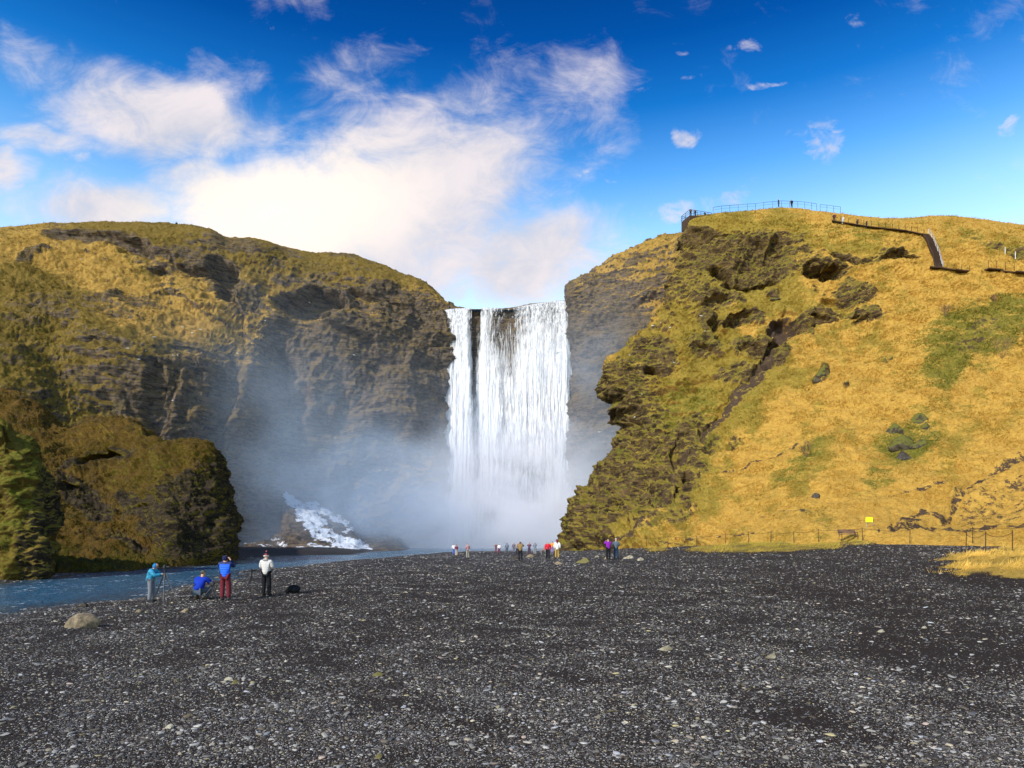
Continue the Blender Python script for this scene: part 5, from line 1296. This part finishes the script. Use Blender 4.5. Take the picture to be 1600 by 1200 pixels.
q = Vector(pick('right_hill', 1356, 822)[0].tolist())
sgn = empty('sign', q, math.radians(-6), 'small blank yellow sign board on a thin post at the foot of the slope', 'sign')
MB().tube((.25, .02, -.3), (.24, .02, .75), .022).tube((-.2, .02, -.3), (-.2, .02, .62), .02).build('post', MET2, sgn)
MB().box((0, -.01, .58), (.56, .03, .40), bev=.008).build('board', simple('yellow_paint', (.85, .88, .01), .5), sgn)

def rope_fence(pts, h, label, sheet=True, sag=.10):
    P = []
    for px, py in pts:
        a = Vector(pick('right_hill', px, py)[0].tolist()) if sheet else on_ground(px, py)
        a.z = max(a.z, gz(a.x, a.y)) if not sheet else a.z
        P.append(a)
    f = empty('rope_fence', P[0], 0, label, 'fence')
    for a in P:
        l = a - P[0]; tl_ = Vector((random.uniform(-.05, .05), random.uniform(-.04, .04), 0))
        MB().tube(l - Vector((0, 0, .3)), l + tl_ + Vector((0, 0, h)), .028, .022, 7).ball(l + tl_ + Vector((0, 0, h)), .035, 1).build('post', RUST, f)
    for a, c in zip(P[:-1], P[1:]):
        l0, l1 = a - P[0] + Vector((0, 0, h * .93)), c - P[0] + Vector((0, 0, h * .93))
        MB().path([l0.lerp(l1, t) - Vector((0, 0, 4 * sag * t * (1 - t))) for t in np.linspace(0, 1, 9)], .013, 5).build('rope', RUST, f)
    return f
rope_fence([(960, 853), (1008, 854), (1042, 853), (1087, 852), (1132, 850), (1167, 848), (1203, 848), (1241, 847), (1278, 845), (1347, 843), (1421, 848)], 1.05, 'long thin rope fence of iron posts along the foot of the golden slope')
rope_fence([(1509, 868), (1540, 870), (1582, 868)], 1.25, 'near rope fence with rusty posts standing on the grassy knoll at the right', False, .22)
rope_fence([(1521, 849), (1600, 846), (1680, 846)], 1.2, 'rope fence behind the grassy knoll at the right edge')

# ------------------------------------------------------------------ VIEWPOINT, RIDGE RAILING, STAIRS
def at(px, py, d): return Vector(W(px, py, d))
pA, pB = at(1078, 336, 138.5), at(1112, 335.5, 140.0)
dr = (pB - pA); dr.z = 0; Lp = dr.length; dr.normalize(); sdv = Vector((-dr.y, dr.x, 0))
vp_ = empty('viewing_platform', pA, 0, 'dark timber viewing platform with railings at the top edge of the right cliff', 'platform')
bm = bmesh.new()
def V3(a, b, z): return bm.verts.new(dr * a + sdv * b + Vector((0, 0, z)))
vs = [V3(0, 0, -2.1), V3(Lp, 0, -.9), V3(Lp, 3.2, -.9), V3(0, 3.2, -2.1), V3(0, 0, 0), V3(Lp, 0, .15), V3(Lp, 3.2, .15), V3(0, 3.2, 0)]
for f in ((0, 1, 5, 4), (1, 2, 6, 5), (2, 3, 7, 6), (3, 0, 4, 7), (4, 5, 6, 7), (3, 2, 1, 0)): bm.faces.new([vs[i] for i in f])
bmesh.ops.recalc_face_normals(bm, faces=bm.faces)
me = bpy.data.meshes.new('deck'); bm.to_mesh(me); bm.free(); link('deck', me, WOODD, vp_)
ring = [(0, 0), (Lp, 0)], [(0, 0), (0, 3.2)], [(0, 3.2), (Lp, 3.2)]
for (a0, b0), (a1, b1) in ring:
    n = 7 if abs(a1 - a0) > 1 else 3
    for t in np.linspace(0, 1, n):
        q = dr * (a0 + (a1 - a0) * t) + sdv * (b0 + (b1 - b0) * t)
        MB().tube(q, q + Vector((0, 0, 1.15)), .05, seg=6).build('post', MET, vp_)
    q0, q1 = dr * a0 + sdv * b0, dr * a1 + sdv * b1
    for z in (.4, .78, 1.15): MB().tube(q0 + Vector((0, 0, z)), q1 + Vector((0, 0, z)), .03 if z < 1 else .045, seg=6).build('rail', MET, vp_)
DK = [(.02, .02, .025), (.05, .03, .03), (.03, .04, .06), (.02, .02, .02), (.12, .04, .05), (.5, .5, .52)]
PG = 'people on the clifftop'
for i, (a, b_, hgt_, lab) in enumerate([(.5, .5, 1.7, 'leftmost person on the viewing platform, in a brown coat'), (1.6, .6, 1.75, 'second person from the left on the viewing platform, in black'), (4.0, .8, 1.7, 'person in the middle of the viewing platform leaning at the railing'), (5.9, 1.6, 1.85, 'tallest dark person on the viewing platform, rising above the railing'), (6.6, 2.3, 1.6, 'person half hidden behind the tallest one on the viewing platform')]):
    person(pA + dr * a + sdv * b_ + Vector((0, 0, .02)), random.uniform(1.5, 4), hgt_, 'hands_front', lab, DK[i % 5] if i else (.12, .07, .05), DK[(i + 2) % 5], group=PG)

def ridge_point(px, hill='right_hill'):
    s_ = SHEETS[hill]; m_ = np.abs(s_['px'] - px) < 1.2
    j = np.argmin(np.where(m_, s_['py'], 1e9)); return Vector(s_['G'].reshape(-1, 3)[j].tolist())
def railing(cols, label, h=1.15):
    P = [ridge_point(x) - Vector((0, .8, .05)) for x in cols]
    f = empty('railing', P[0], 0, label, 'railing')
    for a in P: l = a - P[0]; MB().tube(l - Vector((0, 0, .3)), l + Vector((0, 0, h)), .042, seg=6).build('post', MET, f)
    for z in (h, h * .5): MB().path([a - P[0] + Vector((0, 0, z)) for a in P], .034 if z == h else .016).build('rail', MET, f)
railing([1112, 1125, 1138, 1151, 1165, 1178, 1191, 1205, 1218, 1232, 1244, 1255, 1266, 1273], 'metal railing running along the crest from the viewing platform', 1.05)
railing([1279, 1290, 1300, 1310], 'short metal railing right of the gap on the crest', 1.0)
for px, lab, j, hh in [(1217, 'dark clothed person standing at the crest railing, left one of two', (.015, .015, .02), 1.75), (1237, 'dark clothed person at the crest railing, right one of two', (.02, .02, .025), 1.75)]:
    person(ridge_point(px) + Vector((0, -.3, -.05)), random.uniform(0, 6), hh, 'stand', lab, j, (.02, .02, .025), group=PG)
for px, py, lab, j in [(1303, 345, 'dark red clothed person walking down the crest path, nearest the railing', (.10, .03, .03)), (1317, 349, 'person in pale grey clothes on the crest path', (.55, .55, .56)), (1340, 352, 'person in a brown jacket on the crest path, between pale grey and black', (.12, .06, .05)), (1355, 355, 'person in black on the crest path, closest to the stairs', (.02, .02, .03))]:
    c_, _n = pick('right_hill', px, py); person(Vector(c_.tolist()), random.uniform(1, 5), 1.75, 'walk', lab, j, (.03, .03, .04) if j[0] < .5 else (.5, .5, .52), group=PG)
person(ridge_point(273.5, 'left_hill') + Vector((0, .9, -.75)), 1.0, 1.7, 'stand', 'lone dark person standing on top of the left hill', (.02, .02, .025), (.03, .03, .04))

def strip(pts, wid, th, name, label, cat, posts=0, ph=1.0, postmat=None, lift=.05):
    P = [Vector(pick('right_hill', x, y)[0].tolist()) + Vector((0, -.25, lift)) for x, y in pts]
    f = empty(name, P[0], 0, label, cat)
    bd = MB()
    for a, c in zip(P[:-1], P[1:]):
        d = c - a; q = d.to_track_quat('X', 'Z')
        bd.box((a + c) / 2 - P[0], (d.length * 1.02, wid, th), rot=q.to_matrix())
    bd.build('boards', WOODD, f)
    if posts:
        for t in np.linspace(0, len(P) - 1, posts):
            i = min(int(t), len(P) - 2); l = P[i].lerp(P[i + 1], t - i) - P[0] + Vector((0, -wid / 2, 0))
            MB().tube(l, l + Vector((0, 0, ph)), .04, seg=6).build('post', postmat or WOODD, f)
    return f, P
strip([(1300, 345), (1330, 350), (1360, 355), (1390, 358), (1415, 361), (1440, 366)], 1.1, .12, 'boardwalk', 'dark timber boardwalk along the crest leading to the stairs', 'boardwalk', 14, .9)
strip([(1452, 417), (1470, 419), (1490, 422), (1510, 425)], 1.1, .16, 'boardwalk', 'dark timber boardwalk landing leading right from the foot of the stairs', 'boardwalk', 6, .8)
strip([(1538, 421), (1560, 422), (1585, 425), (1612, 428)], 1.1, .16, 'boardwalk', 'separate dark boardwalk section with a railing at the far right', 'boardwalk', 6, 1.3)
ST = [(1445, 366), (1450, 376), (1455, 388), (1459, 400), (1462, 411), (1464, 419)]
SP = [Vector(pick('right_hill', *q)[0].tolist()) + Vector((0, -.35, .12)) for q in ST]
stair = empty('staircase', SP[0], 0, 'brown timber staircase with silver handrail descending the upper slope', 'staircase')
tot = 34; stp = MB(); sid = MB()
def along(t):
    t = t * (len(SP) - 1); i = min(int(t), len(SP) - 2); return SP[i].lerp(SP[i + 1], t - i) - SP[0]
for i in range(tot):
    c = along((i + .5) / tot); stp.box(c, (1.05, .34, .16))
stp.build('steps', simple('stair_timber', (.045, .026, .017), .85, .2, var=.35, scale=4), stair)
for i in range(len(SP) - 1):
    a, c = SP[i] - SP[0], SP[i + 1] - SP[0]; q = (c - a).to_track_quat('Y', 'Z').to_matrix()
    sid.box((a + c) / 2 + Vector((-.55, 0, -.05)), (.10, (c - a).length * 1.03, .45), rot=q)
sid.build('side_board', WOODD, stair)
rl = MB()
rp = [along(t) + Vector((.58, 0, 1.0)) for t in np.linspace(0, 1, 9)]
rl.path(rp, .04).path([r - Vector((0, 0, .5)) for r in rp], .03)
for r in rp: rl.tube(r, r - Vector((0, 0, 1.05)), .045)
rl.build('handrail', simple('silver_metal', (.6, .56, .58), .4, .5, .5), stair)
for px, py, lab in [(1569, 395, 'short white marker post on the upper slope, left of two'), (1587, 400, 'taller white marker post on the upper slope, right of two')]:
    c_, _n = pick('right_hill', px, py); o = MB().tube((0, 0, -.3), (0, 0, 1.0), .07, .06).box((0, 0, 1.02), (.15, .15, .05)).build('marker_post', simple('white_wood', (.6, .58, .5), .7), None)
    o.location = c_.tolist(); tag(o, lab, 'post')

# ------------------------------------------------------------------ BARE SHRUBS
TW = simple('bare_twigs', (.16, .09, .06), .9, .1, var=.3)
def shrub(px, py, h, label):
    c_, _n = pick('right_hill', px, py); m_ = MB(); rr = random.Random(px)
    def br(a, d, ln, r, dep):
        e = a + d * ln; m_.tube(a, e, r, r * .6, 5)
        if dep:
            for _ in range(4):
                nd = (d + Vector((rr.uniform(-.7, .7), rr.uniform(-.7, .7), rr.uniform(-.2, .5)))).normalized(); br(a.lerp(e, rr.uniform(.4, 1)), nd, ln * .62, r * .55, dep - 1)
    for _ in range(5): br(Vector((rr.uniform(-.2, .2), rr.uniform(-.2, .2), -.1)), Vector((rr.uniform(-.4, .4), rr.uniform(-.4, .4), 1)).normalized(), h * .42, .022, 3)
    o = m_.build('shrub', TW); o.location = c_.tolist(); tag(o, label, 'shrub')
shrub(1565, 560, 4.2, 'bare brown shrub below the dark heather patch at the right')
shrub(1478, 492, 2.6, 'bare reddish shrub above the left end of the green patch')
shrub(1556, 470, 1.9, 'small bare shrub above the green patch, furthest right')
shrub(1260, 712, 2.3, 'bare shrub on the lower golden slope left of the boulder cluster')

# ------------------------------------------------------------------ GULLS
WH = simple('white_feathers', (.85, .85, .85), .7)
GR = simple('grey_feathers', (.45, .47, .5), .7)
def gull(loc, rz, fly, label, group):
    g_ = empty('gull', loc, rz, label, 'bird', group)
    if not fly: g_.scale = (.7, .7, .7)
    MB().ball((0, 0, .14), .13, 3, (.75, 2.0, .8)).ball((0, .30, .20), .075, 2, (1, 1.1, 1)).tube((0, .36, .19), (0, .43, .18), .018, .006).build('body', WH, g_, True)
    for s_ in (-1, 1):
        bm = bmesh.new()
        pts = [(.05 * s_, .14, .18), (.38 * s_, .20, .34), (.78 * s_, .04, .26), (.40 * s_, .02, .31), (.06 * s_, -.10, .17)] if fly else [(.09 * s_, .16, .20), (.11 * s_, -.05, .24), (.04 * s_, -.42, .16), (.12 * s_, -.1, .12), (.12 * s_, .12, .13)]
        up_ = [bm.verts.new((x, y, z + .012)) for x, y, z in pts]; lo = [bm.verts.new((x, y, z - .012)) for x, y, z in pts]
        bm.faces.new(up_); bm.faces.new(lo[::-1])
        for i in range(5): bm.faces.new((up_[i], lo[i], lo[(i + 1) % 5], up_[(i + 1) % 5]))
        bmesh.ops.recalc_face_normals(bm, faces=bm.faces)
        me = bpy.data.meshes.new('wing'); bm.to_mesh(me); bm.free(); link('wing', me, GR, g_)
for px, py, d, lab in [(937, 676, 120, 'white gull flying in front of the spray right of the waterfall'), (749, 601, 150, 'white gull flying in the dark gap between the two curtains of the waterfall'), (701, 578, 150, 'white gull flying along the left edge of the waterfall'), (871, 553, 150, 'gull flying in front of the main curtain of the waterfall')]:
    gull(at(px, py, d), random.uniform(0, 6), True, lab, None)
for i, (px, py) in enumerate([(201, 545), (231, 549), (273, 556), (280, 557), (285, 512), (315, 517), (243, 527), (372, 552), (484, 476), (555, 557), (219, 563), (128, 405), (417, 502), (271, 625), (299, 521)]):
    c_, n_ = pick('left_hill', px, py); gull(Vector(c_.tolist()) + Vector((0, -.25, 0.05)), random.uniform(0, 6), False, 'tiny white gull resting on a ledge of the misty left cliff', 'gulls resting on the left cliff')
for i, (px, py) in enumerate([(1018, 511), (1030, 505), (1044, 513), (1093, 495), (1101, 521), (985, 555), (1054, 567), (992, 652), (1003, 619)]):
    c_, n_ = pick('right_hill', px, py); gull(Vector(c_.tolist()) + Vector((0, -.25, 0.05)), random.uniform(0, 6), False, 'tiny white gull resting on the mossy right promontory', 'gulls resting on the right promontory')
bake_skins()
